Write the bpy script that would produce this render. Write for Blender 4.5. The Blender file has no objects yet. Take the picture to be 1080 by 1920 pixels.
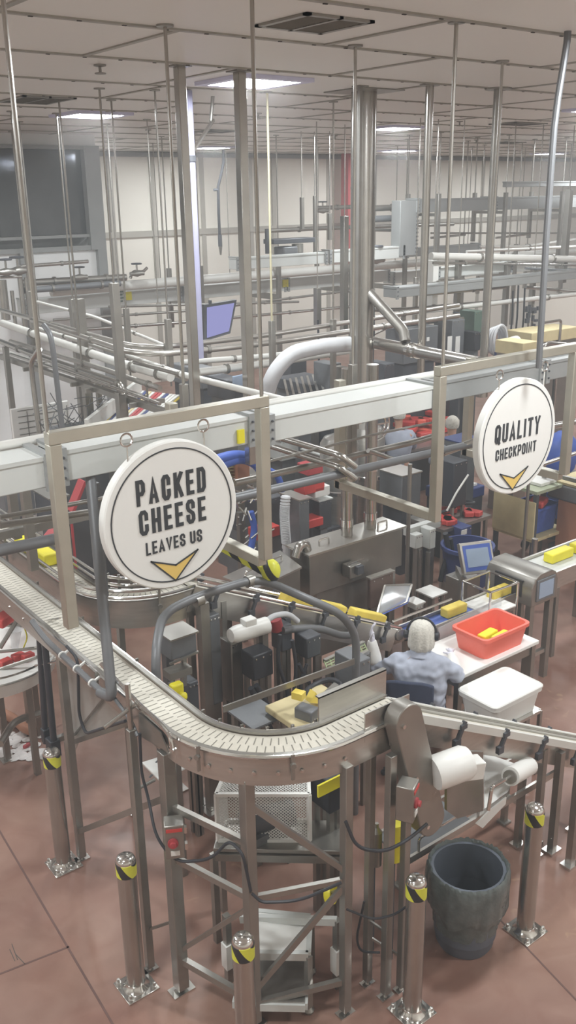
import bpy, bmesh, math, random
from mathutils import Vector, Matrix, noise
random.seed(7)
PI = math.pi
SC = bpy.context.scene
COL = SC.collection

# ------------------------------------------------------------------ camera
EYE = Vector((0.0, 0.0, 4.6))                      # standing eye on the first-floor viewing gallery
FOCAL = 1736.0                                     # focal length in pixels of the 1080 x 1920 frame
YAW, PITCH, ROLL = math.radians(52.5), math.radians(19.0), math.radians(-0.9)
_f = Vector((math.cos(PITCH)*math.cos(YAW), math.cos(PITCH)*math.sin(YAW), -math.sin(PITCH)))
_r0 = Vector((math.sin(YAW), -math.cos(YAW), 0)); _u0 = _r0.cross(_f)
_r = _r0*math.cos(ROLL) + _u0*math.sin(ROLL); _u = -_r0*math.sin(ROLL) + _u0*math.cos(ROLL)
cam_data = bpy.data.cameras.new('camera'); cam = bpy.data.objects.new('camera', cam_data); COL.objects.link(cam)
cam.matrix_world = Matrix(((_r.x, _u.x, -_f.x, EYE.x), (_r.y, _u.y, -_f.y, EYE.y), (_r.z, _u.z, -_f.z, EYE.z), (0, 0, 0, 1)))
cam_data.sensor_fit = 'VERTICAL'; cam_data.sensor_height = 36.0; cam_data.lens = FOCAL/1920*36.0
cam_data.clip_start = 0.05; cam_data.clip_end = 200
SC.camera = cam

# ------------------------------------------------------------------ world, exposure
W = bpy.data.worlds.new('world'); SC.world = W; W.use_nodes = True
W.node_tree.nodes['Background'].inputs[0].default_value = (1.0, 0.98, 0.95, 1)
W.node_tree.nodes['Background'].inputs[1].default_value = 0.35
HAZE = W.node_tree.nodes.new('ShaderNodeVolumeScatter')   # thin haze added to lift the blacks, in place of window glass reflections
HAZE.inputs['Density'].default_value = 0.011; HAZE.inputs['Color'].default_value = (1, 1, 1, 1)
W.node_tree.links.new(HAZE.outputs[0], W.node_tree.nodes['World Output'].inputs['Volume'])
vs = SC.view_settings
vs.view_transform = 'Standard'; vs.look = 'None'; vs.gamma = 1.0; vs.use_curve_mapping = False
vs.exposure = 1.45
SC.cycles.max_bounces = 6; SC.cycles.diffuse_bounces = 3; SC.cycles.glossy_bounces = 3; SC.cycles.transparent_max_bounces = 4
SC.cycles.adaptive_threshold = 0.03
SC.cycles.use_denoising = True
LAMP_GLOW = 45.0                                   # brightness of the ceiling light diffusers

# ------------------------------------------------------------------ survey: where a point seen in the photograph stands in the hall
def P(x, y, z=None, Y=None, X=None):
    d = (x-540)/FOCAL*_r - (y-960)/FOCAL*_u + _f
    t = (z-EYE.z)/d.z if z is not None else (Y/d.y if Y is not None else X/d.x)
    return EYE + d*t
def HZ(X, Y, x, y):                                # height on the vertical line over (X, Y)
    d = (x-540)/FOCAL*_r - (y-960)/FOCAL*_u + _f
    return EYE.z + math.hypot(X, Y)/math.hypot(d.x, d.y)*d.z

# ------------------------------------------------------------------ materials
def lin(h):
    h = h.lstrip('#'); c = [int(h[i:i+2], 16)/255 for i in (0, 2, 4)]
    return tuple((v/12.92 if v <= .04045 else ((v+.055)/1.055)**2.4) for v in c) + (1.0,)
def mat(name, col, metal=0.0, rough=0.5, var=0.08, scale=6.0, col2=None, stretch=None, alpha=1.0, bump=0.0, spec=0.5):
    m = bpy.data.materials.new(name); m.use_nodes = True
    nt = m.node_tree; b = nt.nodes['Principled BSDF']
    b.inputs['Metallic'].default_value = metal; b.inputs['Roughness'].default_value = rough
    b.inputs['Specular IOR Level'].default_value = spec
    tc = nt.nodes.new('ShaderNodeTexCoord'); mp = nt.nodes.new('ShaderNodeMapping')
    if stretch: mp.inputs['Scale'].default_value = stretch
    nz = nt.nodes.new('ShaderNodeTexNoise'); nz.inputs['Scale'].default_value = scale; nz.inputs['Detail'].default_value = 4
    nt.links.new(tc.outputs['Object'], mp.inputs[0]); nt.links.new(mp.outputs[0], nz.inputs['Vector'])
    rp = nt.nodes.new('ShaderNodeValToRGB'); c = lin(col)
    e = rp.color_ramp.elements; e[0].position = .3; e[1].position = .7
    c2 = lin(col2) if col2 else tuple(min(1, v*(1+var)) for v in c[:3]) + (1,)
    c1 = c if col2 else tuple(v*(1-var) for v in c[:3]) + (1,)
    e[0].color = c1; e[1].color = c2
    nt.links.new(nz.outputs[0], rp.inputs[0]); nt.links.new(rp.outputs[0], b.inputs['Base Color'])
    if bump:
        bp = nt.nodes.new('ShaderNodeBump'); bp.inputs['Strength'].default_value = bump; bp.inputs['Distance'].default_value = .01
        nt.links.new(nz.outputs[0], bp.inputs['Height']); nt.links.new(bp.outputs[0], b.inputs['Normal'])
    if alpha < 1: b.inputs['Alpha'].default_value = alpha
    return m
def emis(name, col, s):
    m = bpy.data.materials.new(name); m.use_nodes = True; nt = m.node_tree; nt.nodes.clear()
    o = nt.nodes.new('ShaderNodeOutputMaterial'); e = nt.nodes.new('ShaderNodeEmission')
    e.inputs[0].default_value = lin(col); e.inputs[1].default_value = s
    nt.links.new(e.outputs[0], o.inputs[0]); return m
STEEL = mat('brushed stainless steel', '#c3c0ba', .85, .33, .07, 5, stretch=(1, 1, 8))
STEELD = mat('dull stainless steel', '#9f9c96', .8, .38, .10, 4)
TUBE = mat('stainless tube', '#b4b1ab', .88, .24, .06, 7)
CHROME = mat('polished stainless', '#d8d6d2', .95, .14, .04, 5)
BRASSY = mat('warm stainless channel', '#bdb9ac', .75, .42, .06, 5)
GREYP = mat('grey painted steel', '#9a9c9b', .1, .45, .05, 3)
LGREY = mat('pale grey powder coat', '#cfd1cd', .0, .5, .03, 2)
CREAM = mat('cream wall panel', '#f7f3e8', 0, .55, .02, .6)
WHITE = mat('white plastic', '#ecebe6', 0, .4, .02, 3)
PIPEW = mat('white insulated pipe', '#dddcd6', .0, .45, .04, 3)
BELT = mat('off white belt plastic', '#d9d4c6', 0, .5, .04, 30)
GAP = mat('belt gap', '#8d897f', 0, .6, .05, 30)
BLACK = mat('black rubber', '#34353a', 0, .45, .1, 8)
BLACKS = mat('black glossy plastic', '#3b3c42', 0, .28, .1, 5)
DARK = mat('dark grey machine paint', '#55575c', .2, .45, .12, 4)
MID = mat('mid grey machine paint', '#75777a', .2, .45, .1, 4)
PIPED = mat('dark grey conduit', '#77787a', .3, .45, .06, 5)
YELLOW = mat('cheese yellow', '#f3da62', 0, .5, .06, 10)
YELS = mat('safety yellow', '#e8dc2c', 0, .45, .04, 10)
RED = mat('red plastic', '#cf4a45', 0, .45, .06, 5)
SHEET = mat('matt stainless sheet', '#cbc8c2', .55, .45, .06, 3)
CRATE = mat('orange red crate plastic', '#f07260', 0, .42, .04, 4)
BLUE = mat('blue plastic', '#4a66b8', 0, .45, .08, 5)
DBLUE = mat('dark blue plastic', '#3a4677', 0, .5, .1, 5)
SMOCK = mat('grey blue work smock', '#b0b5c3', 0, .85, .08, 9, bump=.4)
NAVY = mat('navy cloth', '#3c4358', 0, .8, .1, 14)
NET = mat('white hair net', '#d6d2c8', 0, .85, .10, 60, bump=.5)
SLEEVE = mat('white sleeve guard', '#e6e4df', 0, .55, .05, 20, bump=.3)
SKIN = mat('skin', '#d2a48c', 0, .55, .04, 10)
GLOVE = mat('pale glove', '#e4e2ec', 0, .5, .04, 10)
AMBER = mat('amber arrow paint', '#ecc970', 0, .5, .04, 5)
INK = mat('charcoal lettering', '#47484a', 0, .9, .03, 5, spec=.08)
SIGN = mat('white sign face', '#efeee9', 0, .45, .015, 2)
BROWN = mat('brown wood sheet', '#a9765c', 0, .6, .12, 4, stretch=(1, 1, .3))
GREEN = mat('dark green paint', '#5d7064', 0, .5, .08, 5)
CARD = mat('pale cardboard', '#d6c79b', 0, .7, .06, 8)
LILAC = mat('lilac painted pipe', '#a3a2bb', 0, .75, .03, 5, spec=.15)
LINER = mat('black bin liner', '#626967', 0, .22, .2, 14, bump=1.0)
BINB = mat('dark grey bin plastic', '#5f656f', 0, .45, .06, 5)
SEAM = mat('ceiling seam metal', '#a9a59c', .4, .45, .12, 9)
MARK = mat('dark mark', '#54524e', 0, .7, .1, 6)
HOSEW = mat('pale grey hose', '#c9cacc', 0, .45, .05, 9)
PINKR = mat('dull red floor tool', '#b4484c', 0, .5, .08, 5)
GLASSD = mat('dark gallery glass', '#4c4f52', .55, .07, .25, 1.2, col2='#6b6e70')
LCD = mat('grey blue screen', '#9fb0c6', 0, .25, .08, 2)
LCDE = emis('lit lilac screen', '#8c8cc0', 0.42)
CLEAR = mat('clear acrylic sheet', '#dfe3e6', 0, .12, .03, 3, alpha=.38)
LAMP = emis('lit diffuser', '#f0f5f7', LAMP_GLOW); LFRAME = mat('lilac white light frame', '#d9d8f0', 0, .4, .02)

def floor_mat():
    m = bpy.data.materials.new('red brown epoxy floor'); m.use_nodes = True; nt = m.node_tree; b = nt.nodes['Principled BSDF']
    tc = nt.nodes.new('ShaderNodeTexCoord')
    def noise(s, d, dis=0):
        n = nt.nodes.new('ShaderNodeTexNoise'); n.inputs['Scale'].default_value = s; n.inputs['Detail'].default_value = d
        n.inputs['Distortion'].default_value = dis
        nt.links.new(tc.outputs['Object'], n.inputs['Vector']); return n
    def ramp(n, stops):
        r = nt.nodes.new('ShaderNodeValToRGB'); e = r.color_ramp.elements
        while len(e) < len(stops): e.new(.5)
        for k, (p, c) in enumerate(stops): e[k].position = p; e[k].color = lin(c) if isinstance(c, str) else (c, c, c, 1)
        nt.links.new(n.outputs[0], r.inputs[0]); return r
    a = ramp(noise(.9, 6, .4), [(.25, '#7a574b'), (.5, '#8f6a5c'), (.75, '#a58473')])
    bb = ramp(noise(3.2, 8, .8), [(.3, '#815c4f'), (.7, '#a68879')])
    mx = nt.nodes.new('ShaderNodeMix'); mx.data_type = 'RGBA'; mx.inputs[0].default_value = .45
    nt.links.new(a.outputs[0], mx.inputs[6]); nt.links.new(bb.outputs[0], mx.inputs[7])
    # worn ochre scuffs
    sc = ramp(noise(7.0, 9, 1.5), [(.62, 0.0), (.72, .55)])
    wh = ramp(noise(.55, 2), [(.55, 0.0), (.65, 1.0)])
    mu = nt.nodes.new('ShaderNodeMath'); mu.operation = 'MULTIPLY'
    nt.links.new(sc.outputs[0], mu.inputs[0]); nt.links.new(wh.outputs[0], mu.inputs[1])
    m2 = nt.nodes.new('ShaderNodeMix'); m2.data_type = 'RGBA'; m2.inputs[7].default_value = lin('#b8997a')
    nt.links.new(mu.outputs[0], m2.inputs[0]); nt.links.new(mx.outputs[2], m2.inputs[6])
    nt.links.new(m2.outputs[2], b.inputs['Base Color'])
    rr = ramp(noise(1.4, 5, .6), [(.35, .34), (.65, .58)])
    nt.links.new(rr.outputs[0], b.inputs['Roughness'])
    return m
def stripe_mat():                                  # black and yellow hazard tape, slanted round the bollard
    m = bpy.data.materials.new('hazard tape'); m.use_nodes = True; nt = m.node_tree; b = nt.nodes['Principled BSDF']
    b.inputs['Roughness'].default_value = .4
    tc = nt.nodes.new('ShaderNodeTexCoord'); mp = nt.nodes.new('ShaderNodeMapping')
    mp.inputs['Rotation'].default_value = (0, .75, .7)
    wv = nt.nodes.new('ShaderNodeTexWave'); wv.inputs['Scale'].default_value = 3.4; wv.wave_profile = 'SIN'; wv.bands_direction = 'X'
    rp = nt.nodes.new('ShaderNodeValToRGB'); rp.color_ramp.interpolation = 'CONSTANT'
    rp.color_ramp.elements[0].color = lin('#2f2f31'); rp.color_ramp.elements[1].position = .5; rp.color_ramp.elements[1].color = lin('#dfe04a')
    nt.links.new(tc.outputs['Object'], mp.inputs[0]); nt.links.new(mp.outputs[0], wv.inputs[0])
    nt.links.new(wv.outputs[0], rp.inputs[0]); nt.links.new(rp.outputs[0], b.inputs['Base Color']); return m
FLOORM = floor_mat(); TAPE = stripe_mat()

# ------------------------------------------------------------------ mesh builder
class MB:
    def __init__(s): s.v = []; s.f = []; s.mi = []; s.cur = 0
    def mat(s, i): s.cur = i; return s
    def add(s, vs, fs):
        o = len(s.v); s.v += [Vector(v) for v in vs]
        for f in fs: s.f.append([i+o for i in f]); s.mi.append(s.cur)
        return s
    def box(s, a, b):                              # axis aligned box between two corners
        (x0, y0, z0), (x1, y1, z1) = [[fn(p, q) for p, q in zip(a, b)] for fn in (min, max)]
        return s.add([(x0,y0,z0),(x1,y0,z0),(x1,y1,z0),(x0,y1,z0),(x0,y0,z1),(x1,y0,z1),(x1,y1,z1),(x0,y1,z1)],
                     [(0,3,2,1),(4,5,6,7),(0,1,5,4),(1,2,6,5),(2,3,7,6),(3,0,4,7)])
    def cbox(s, c, d, rz=0, rx=0, ry=0):           # box by centre, size and rotation
        M = Matrix.Translation(c) @ Matrix.Rotation(rz, 4, 'Z') @ Matrix.Rotation(ry, 4, 'Y') @ Matrix.Rotation(rx, 4, 'X')
        x, y, z = d[0]/2, d[1]/2, d[2]/2
        vs = [M @ Vector(p) for p in [(-x,-y,-z),(x,-y,-z),(x,y,-z),(-x,y,-z),(-x,-y,z),(x,-y,z),(x,y,z),(-x,y,z)]]
        return s.add(vs, [(0,3,2,1),(4,5,6,7),(0,1,5,4),(1,2,6,5),(2,3,7,6),(3,0,4,7)])
    def bar(s, a, b, w, h=None, up=(0, 0, 1)):     # rectangular bar from a to b
        a, b = Vector(a), Vector(b); h = h or w; d = (b-a).normalized(); up = Vector(up)
        if abs(d.dot(up)) > .98: up = Vector((0, 1, 0))
        l = up.cross(d).normalized()*w/2; u = d.cross(l).normalized()*h/2
        vs = [p + q for p in (a, b) for q in (-l-u, l-u, l+u, -l+u)]
        return s.add(vs, [(0,1,2,3),(7,6,5,4),(0,4,5,1),(1,5,6,2),(2,6,7,3),(3,7,4,0)])
    def tube(s, pts, r, n=10, cap=True):           # round tube through points
        pts = [Vector(p) for p in pts]; rs = r if isinstance(r, (list, tuple)) else [r]*len(pts)
        vs = []; ref = None
        for i, p in enumerate(pts):
            if i == 0: d = pts[1]-p
            elif i == len(pts)-1: d = p-pts[i-1]
            else: d = (pts[i+1]-p).normalized() + (p-pts[i-1]).normalized()
            d = d.normalized() if d.length > 1e-9 else Vector((0, 0, 1))
            if ref is None: ref = d.orthogonal().normalized()
            ref = (ref - d*ref.dot(d)); ref = ref.normalized() if ref.length > 1e-6 else d.orthogonal().normalized()
            b = d.cross(ref)
            vs += [p + (ref*math.cos(2*PI*k/n) + b*math.sin(2*PI*k/n))*rs[i] for k in range(n)]
        m = len(pts)
        fs = [(i*n+k, i*n+(k+1) % n, (i+1)*n+(k+1) % n, (i+1)*n+k) for i in range(m-1) for k in range(n)]
        if cap: fs += [tuple(range(n-1, -1, -1)), tuple((m-1)*n+k for k in range(n))]
        return s.add(vs, fs)
    def lathe(s, prof, c, n=24, axis=None):        # profile of (radius, height) round an axis through c
        c = Vector(c); a = Vector(axis).normalized() if axis else Vector((0, 0, 1)); q = Vector((0, 0, 1)).rotation_difference(a)
        vs = []; fs = []
        for r, z in prof: vs += [c + q @ Vector((r*math.cos(2*PI*k/n), r*math.sin(2*PI*k/n), z)) for k in range(n)]
        for i in range(len(prof)-1): fs += [(i*n+k, i*n+(k+1) % n, (i+1)*n+(k+1) % n, (i+1)*n+k) for k in range(n)]
        ring = prof[0] == prof[-1]
        if prof[0][0] > 1e-6 and not ring: fs.append(tuple(range(n-1, -1, -1)))
        if prof[-1][0] > 1e-6 and not ring: fs.append(tuple((len(prof)-1)*n+k for k in range(n)))
        return s.add(vs, fs)
    def ball(s, c, r, n=14, m=8):                  # ellipsoid
        r = r if isinstance(r, (list, tuple)) else (r, r, r); c = Vector(c); vs = []; fs = []
        for i in range(m+1):
            t = PI*i/m; q = max(math.sin(t), 1e-4)
            vs += [c + Vector((r[0]*q*math.cos(2*PI*k/n), r[1]*q*math.sin(2*PI*k/n), -r[2]*math.cos(t))) for k in range(n)]
        for i in range(m): fs += [(i*n+k, i*n+(k+1) % n, (i+1)*n+(k+1) % n, (i+1)*n+k) for k in range(n)]
        return s.add(vs, fs)
    def prism(s, poly, d):                         # planar polygon pushed along the vector d
        poly = [Vector(p) for p in poly]; d = Vector(d); n = len(poly)
        return s.add(poly + [p+d for p in poly], [tuple(range(n-1, -1, -1)), tuple(range(n, 2*n))] + [(k, (k+1) % n, n+(k+1) % n, n+k) for k in range(n)])
    def sweep(s, path, prof, closed=True):         # profile of (sideways, up) carried along a path
        path = [Vector(p) for p in path]; n = len(prof); vs = []
        for i, p in enumerate(path):
            d = path[min(i+1, len(path)-1)] - path[max(i-1, 0)]; d.z = 0; d.normalize(); l = Vector((-d.y, d.x, 0))
            vs += [p + l*a + Vector((0, 0, b)) for a, b in prof]
        m = len(path); fs = [(i*n+k, (i+1)*n+k, (i+1)*n+(k+1) % n, i*n+(k+1) % n) for i in range(m-1) for k in range(n)]
        fs += [tuple(range(n)), tuple((m-1)*n+k for k in range(n-1, -1, -1))]
        return s.add(vs, fs)
    def make(s, name, m, parent=None, origin=None, bevel=0, smooth=35):
        me = bpy.data.meshes.new(name)
        root = parent
        while root is not None and root.parent: root = root.parent
        if root is not None: origin = Vector(root['_o']); loc = (0, 0, 0)
        elif origin is None:
            xs = [v.x for v in s.v]; ys = [v.y for v in s.v]
            origin = Vector(((min(xs)+max(xs))/2, (min(ys)+max(ys))/2, min(v.z for v in s.v))); loc = origin
        else: origin = Vector(origin); loc = origin
        me.from_pydata([v-origin for v in s.v], [], s.f)
        for mm in (m if isinstance(m, (list, tuple)) else [m]): me.materials.append(mm)
        me.polygons.foreach_set('material_index', s.mi)
        bm = bmesh.new(); bm.from_mesh(me); bmesh.ops.recalc_face_normals(bm, faces=bm.faces); bm.to_mesh(me); bm.free()
        if smooth: me.shade_smooth(); me.set_sharp_from_angle(angle=math.radians(smooth))
        o = bpy.data.objects.new(name, me); COL.objects.link(o); o.location = loc
        if parent is not None: o.parent = parent
        else: o['_o'] = list(origin)
        if bevel:
            b = o.modifiers.new('bevel', 'BEVEL'); b.width = bevel; b.segments = 2; b.limit_method = 'ANGLE'
        return o
def tag(o, label, cat, group=None, kind=None):
    o['label'] = label; o['category'] = cat
    if group: o['group'] = group
    if kind: o['kind'] = kind
    return o
def T(name, label, cat, loc, group=None):          # a thing made of parts: an Empty at its base
    o = bpy.data.objects.new(name, None); COL.objects.link(o); o.location = loc; o['_o'] = list(loc); o.empty_display_size = .1
    return tag(o, label, cat, group)
def S(mb, name, m, label, cat, group=None, **k): return tag(mb.make(name, m, **k), label, cat, group)   # a thing of one mesh
def struct(mb, name, m, **k):
    o = mb.make(name, m, **k); o['kind'] = 'structure'; return o
def copy_thing(o, loc, label=None, group=None):
    c = o.copy(); COL.objects.link(c); c.location = loc; c['_o'] = list(loc)
    if label: c['label'] = label
    if group: c['group'] = group
    for ch in o.children:
        d = ch.copy(); COL.objects.link(d); d.parent = c
        for g in ch.children:
            e = g.copy(); COL.objects.link(e); e.parent = d
    return c
def arc(c, r, a0, a1, n=8, z=None):
    return [(c[0]+r*math.cos(math.radians(a0+(a1-a0)*k/n)), c[1]+r*math.sin(math.radians(a0+(a1-a0)*k/n)), c[2] if z is None else z) for k in range(n+1)]
def bend(pts, r=.06, n=5):                         # round the corners of a polyline
    pts = [Vector(p) for p in pts]; out = [pts[0]]
    for i in range(1, len(pts)-1):
        a, b, c = pts[i-1], pts[i], pts[i+1]; k = min(r, (a-b).length*.45, (c-b).length*.45)
        p, q = b + (a-b).normalized()*k, b + (c-b).normalized()*k
        for j in range(n+1):
            t = j/n; out.append(p*(1-t)**2 + b*2*t*(1-t) + q*t*t)
    out.append(pts[-1]); return out

# ================================================================== the hall
CEIL = 5.6
struct(MB().box((-8, -3, -.1), (36, 21.2, 0)), 'floor', FLOORM, smooth=0)
struct(MB().box((-8, -3, CEIL), (36, 21.2, CEIL+.1)), 'ceiling', mat('white ceiling panel', '#efede8', 0, .5, .02, .5), smooth=0)
struct(MB().box((7.95, 21, 0), (36, 21.2, CEIL)), 'wall_back', CREAM, smooth=0)
struct(MB().box((-8, 15.7, 0), (7.95, 21.2, 3.72)).box((-8, 15.7, 5.38), (7.95, 21.2, CEIL)).box((7.75, 15.7, 3.72), (7.95, 21.2, 5.38)).box((-8, 16.6, 3.72), (7.75, 16.7, 5.38)), 'wall_gallery', mat('white gallery wall', '#f1f2f1', 0, .55, .02, .6), smooth=0)
struct(MB().box((-8.2, -3, 0), (-8, 21.2, CEIL)), 'wall_left', CREAM, smooth=0)
struct(MB().box((36, -3, 0), (36.2, 21.2, CEIL)), 'wall_right', CREAM, smooth=0)
struct(MB().box((-8, -3.2, 0), (36, -3, CEIL)), 'wall_front', CREAM, smooth=0)
# far gallery window: dark glass in a grey frame with rails below
g = struct(MB().box((-8, 15.78, 3.97), (7.72, 15.82, 5.36)), 'window_1', GLASSD, smooth=0)
m = MB()
m.box((-8, 15.62, 3.70), (7.95, 15.72, 3.78)).box((-8, 15.64, 3.92), (7.9, 15.72, 3.97)).box((7.68, 15.6, 3.70), (7.97, 15.75, 5.42)).box((-8, 15.62, 5.36), (7.95, 15.72, 5.42))
for x in (5.2, 2.4): m.box((x, 15.74, 3.97), (x+.05, 15.79, 5.36))
struct(m, 'trim_1', GREYP, smooth=0)
m = MB()
for x in (6.35, 4.3): m.box((x, 15.6, 0), (x+.16, 15.7, 3.7))
m.box((7.8, 15.6, 0), (7.97, 15.72, 3.7))
struct(m, 'trim_2', GREYP, smooth=0)
# far wall: vertical panel joints, one level rail, top trim
m = MB()
z1 = P(350, 435, Y=21).z
for x in (205, 283, 377, 468, 512, 615, 702, 905): m.box((P(x, 330, Y=21).x-.06, 20.96, .0), (P(x, 330, Y=21).x+.06, 21.0, CEIL))
m.box((7.95, 20.94, z1-.07), (36, 21, z1+.07))
struct(m, 'trim_3', mat('grey wall joint', '#bdb9af', .2, .5, .05, 3), smooth=0)
struct(MB().box((7.95, 20.9, CEIL-.12), (36, 21, CEIL-.02)), 'trim_4', GREYP, smooth=0)
# ceiling seams: riveted strips along the hall and staggered cross strips
m = MB(); sy = [3.05, 4.4, 5.62, 6.98, 8.45, 9.78, 11.1, 12.4, 13.7, 15.0, 16.3, 17.6, 18.9, 20.2]
for y in sy: m.box((-8, y-.022, CEIL-.012), (36, y+.022, CEIL))
for k in range(len(sy)-1):
    x0 = [3.5, 3.5, 3.5, 3.68, 5.08, 5.1, 3.7][k % 7] if k < 6 else 3.5 + (k % 3)*.6
    for x in [x0 + 1.21*j*1.0 for j in range(-4, 26)]:
        if (k + int(round((x-x0)/1.21))) % 2 == 0: m.box((x-.022, sy[k], CEIL-.010), (x+.022, sy[k+1], CEIL))
struct(m, 'trim_5', SEAM, smooth=0)
m = MB()
for y in sy[:7]:
    for k in range(60):
        x = 1.6+k*.3+(.11 if y > 6 else 0); m.cbox((x, y+random.uniform(-.012, .012), CEIL-.013), (.028, .014, .008))
struct(m, 'trim_6', MARK, smooth=0)
# saw cut joints in the floor
m = MB()
a, b = P(15, 1585, 0), P(210, 1918, 0)
m.bar(a+(a-b)*.2, b+(b-a)*1.2, .014, .003)
a, b = P(-60, 1850, 0), P(130, 1775, 0); m.bar(a, b, .014, .003)
a, b = P(905, 1690, 0), P(1085, 1880, 0); m.bar(a, b, .012, .003)
struct(m, 'trim_7', mat('floor joint', '#6b5049', 0, .7, .1, 5), smooth=0)
m = MB()
a = P(30, 1790, 0); m.bar(a, P(47, 1808, 0), .004, .003).bar(P(22, 1770, 0), P(33, 1800, 0), .004, .003).bar(P(18, 1780, 0), P(28, 1802, 0), .004, .003)
struct(m, 'trim_8', MARK, smooth=0)

# ceiling lights
def troffer(x, y, label):
    t = T('ceiling_light', label, 'ceiling light', (x, y, CEIL-.03), 'recessed square ceiling lights')
    m = MB(); w, q = .40, .31
    for a, b in (((-w, -w), (w, -q)), ((-w, q), (w, w)), ((-w, -q), (-q, q)), ((q, -q), (w, q))): m.box((x+a[0], y+a[1], CEIL-.035), (x+b[0], y+b[1], CEIL-.001))
    m.make('frame', LFRAME, t)
    MB().add([(x-q, y-q, CEIL-.02), (x-q, y+q, CEIL-.02), (x+q, y+q, CEIL-.02), (x+q, y-q, CEIL-.02)], [(0, 1, 2, 3)]).make('diffuser', LAMP, t, smooth=0)
    return t
LT = [(5.55, 7.65, 'square ceiling light nearest the viewer, between the two tall square posts'), (5.9, 11.7, 'square ceiling light above the pipes at the far gallery window side'),
      (11.45, 11.9, 'square ceiling light just beyond the big round duct'), (11.5, 7.95, 'square ceiling light at the edge over the bent grey conduit'),
      (12.2, 18.5, 'small far ceiling light over the hanging black drop cord'), (17.8, 18.3, 'small far ceiling light behind the top of the round duct'), (23.9, 18.3, 'farthest ceiling light at the end of the hall')]
t0 = None
for x, y, l in LT:
    if t0 is None: t0 = troffer(x, y, l)
    else: copy_thing(t0, (x, y, CEIL-.03), l)
for x, y in ((5.6, 3.2), (.2, 7.7), (-.2, 3.2), (11.5, 3.2), (17.5, 7.9), (17.5, 12), (.3, 12), (-5, 7.7), (5.7, -.6), (12, -.6), (24, 11), (24, 5), (30, 14), (-5, 1)):
    copy_thing(t0, (x, y, CEIL-.03), 'square ceiling light outside the view, lighting the hall floor')
# ceiling vents
def vent(x, y, w, d, label):
    t = T('ceiling_vent', label, 'vent', (x, y, CEIL-.04), 'ceiling vents')
    m = MB()
    for a, b in (((-w, -d), (w, -d+.04)), ((-w, d-.04), (w, d)), ((-w, -d), (-w+.04, d)), ((w-.04, -d), (w, d)), ((-.015, -d), (.015, d))): m.box((x+a[0], y+a[1], CEIL-.016), (x+b[0], y+b[1], CEIL-.001))
    m.make('frame', STEELD, t, smooth=0)
    m = MB()
    for k in range(16): yy = y-d+.04+(2*d-.08)*(k+.5)/16; m.cbox((x, yy, CEIL-.009), (2*w-.08, .006, .010), rx=.5)
    m.make('grille', mat('vent grille', '#77756f', .4, .5, .08), t, smooth=0)
    MB().box((x-w+.02, y-d+.02, CEIL-.003), (x+w-.02, y+d-.02, CEIL-.0015)).make('backing', MARK, t, smooth=0)
vent(4.08, 4.97, .27, .26, 'square dark grille vent in the ceiling nearest the viewer')
vent(12.75, 10.4, .4, .27, 'dark ceiling vent beyond the thick steel hanger post')
vent(4.55, 10.3, .3, .38, 'dark ceiling vent by the far gallery window')
vent(17.5, 14.6, .35, .3, 'small far ceiling vent beyond the round duct')
vent(9.3, 13.9, .3, .3, 'small far vent near the yellowish hanger rod')
for px, py, l in ((187, 127, 'sprinkler head on the ceiling near the left vent'), (862, 233, 'sprinkler head by the right ceiling vent'), (278, 249, 'small far sprinkler head before the back wall'), (484, 218, 'small sprinkler head beyond the nearest ceiling light'), (628, 260, 'tiny sprinkler head far behind the round duct'), (893, 268, 'tiny sprinkler head far off near the back wall')):
    p = P(px, py-6, CEIL); m = MB().lathe([(.0, -.075), (.045, -.07), (.045, -.062), (.012, -.055), (.012, -.02), (.05, -.012), (.05, -.001), (0, 0)], p, 12)
    S(m, 'sprinkler_head', STEELD, l, 'sprinkler', 'ceiling sprinkler heads')

# ------------------------------------------------------------------ hangers from the ceiling
def rod(x, y, zb, label, group=None, r=.012, strut=None, zt=CEIL, m=TUBE, wob=(0, 0)):
    t = T('hanger_rod', label, 'rod', (x, y, zb), group)
    MB().tube([(x, y, zb), (x+wob[0], y+wob[1], zt)], r, 8).make('shaft', m, t)
    MB().lathe([(.055, -.012), (.055, 0)], (x+wob[0], y+wob[1], zt), 14).make('ceiling_plate', STEELD, t)
    if strut:
        w, z0, z1 = strut; MB().box((x-w, y-w, z0), (x+w, y+w, z1)).make('strut', STEELD, t, bevel=.004)
    return t
def post(x, y, zb, w, label, m=TUBE):
    t = T('hanger_post', label, 'post', (x, y, zb), None)
    MB().box((x-w, y-w, zb), (x+w, y+w, CEIL-.01)).make('shaft', m, t, bevel=.006)
    MB().box((x-w*2, y-w*2, CEIL-.014), (x+w*2, y+w*2, CEIL)).make('ceiling_plate', STEELD, t)
    return t

# ------------------------------------------------------------------ rods, posts and trapezes, near to far
rod(2.28-.42, 4.46, 3.43, 'bright thin rod holding the near corner of the packed cheese sign frame', r=.013)
rod(3.235, 4.46, 3.43, 'thin rod from the ceiling to the second upright of the packed cheese sign frame', r=.012)
rod(4.81, 4.46, 3.43, 'thin rod from the ceiling to the first upright of the quality checkpoint frame', r=.013)
rod(3.34, 5.53, 3.2, 'thin rod just before the tall square post with the lilac pipe', strut=(.025, 2.6, 3.35))
rod(4.92, 5.53, 3.0, 'thin rod running down the near side of the big round duct', strut=(.028, 2.5, 3.3))
rod(6.53, 5.53, 3.2, 'thin rod close behind the thick steel post, second plate behind its top')
rod(1.75, 5.53, 2.6, 'bright thin rod beside the near corner rod of the packed cheese sign', r=.012, strut=(.03, 2.2, 3.0))
rod(6.29, 8.44, 3.05, 'slender yellowish rod right of the second square post', m=mat('yellowed rod', '#cfc8a8', .5, .4), strut=(.03, 2.35, 3.25))
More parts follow.
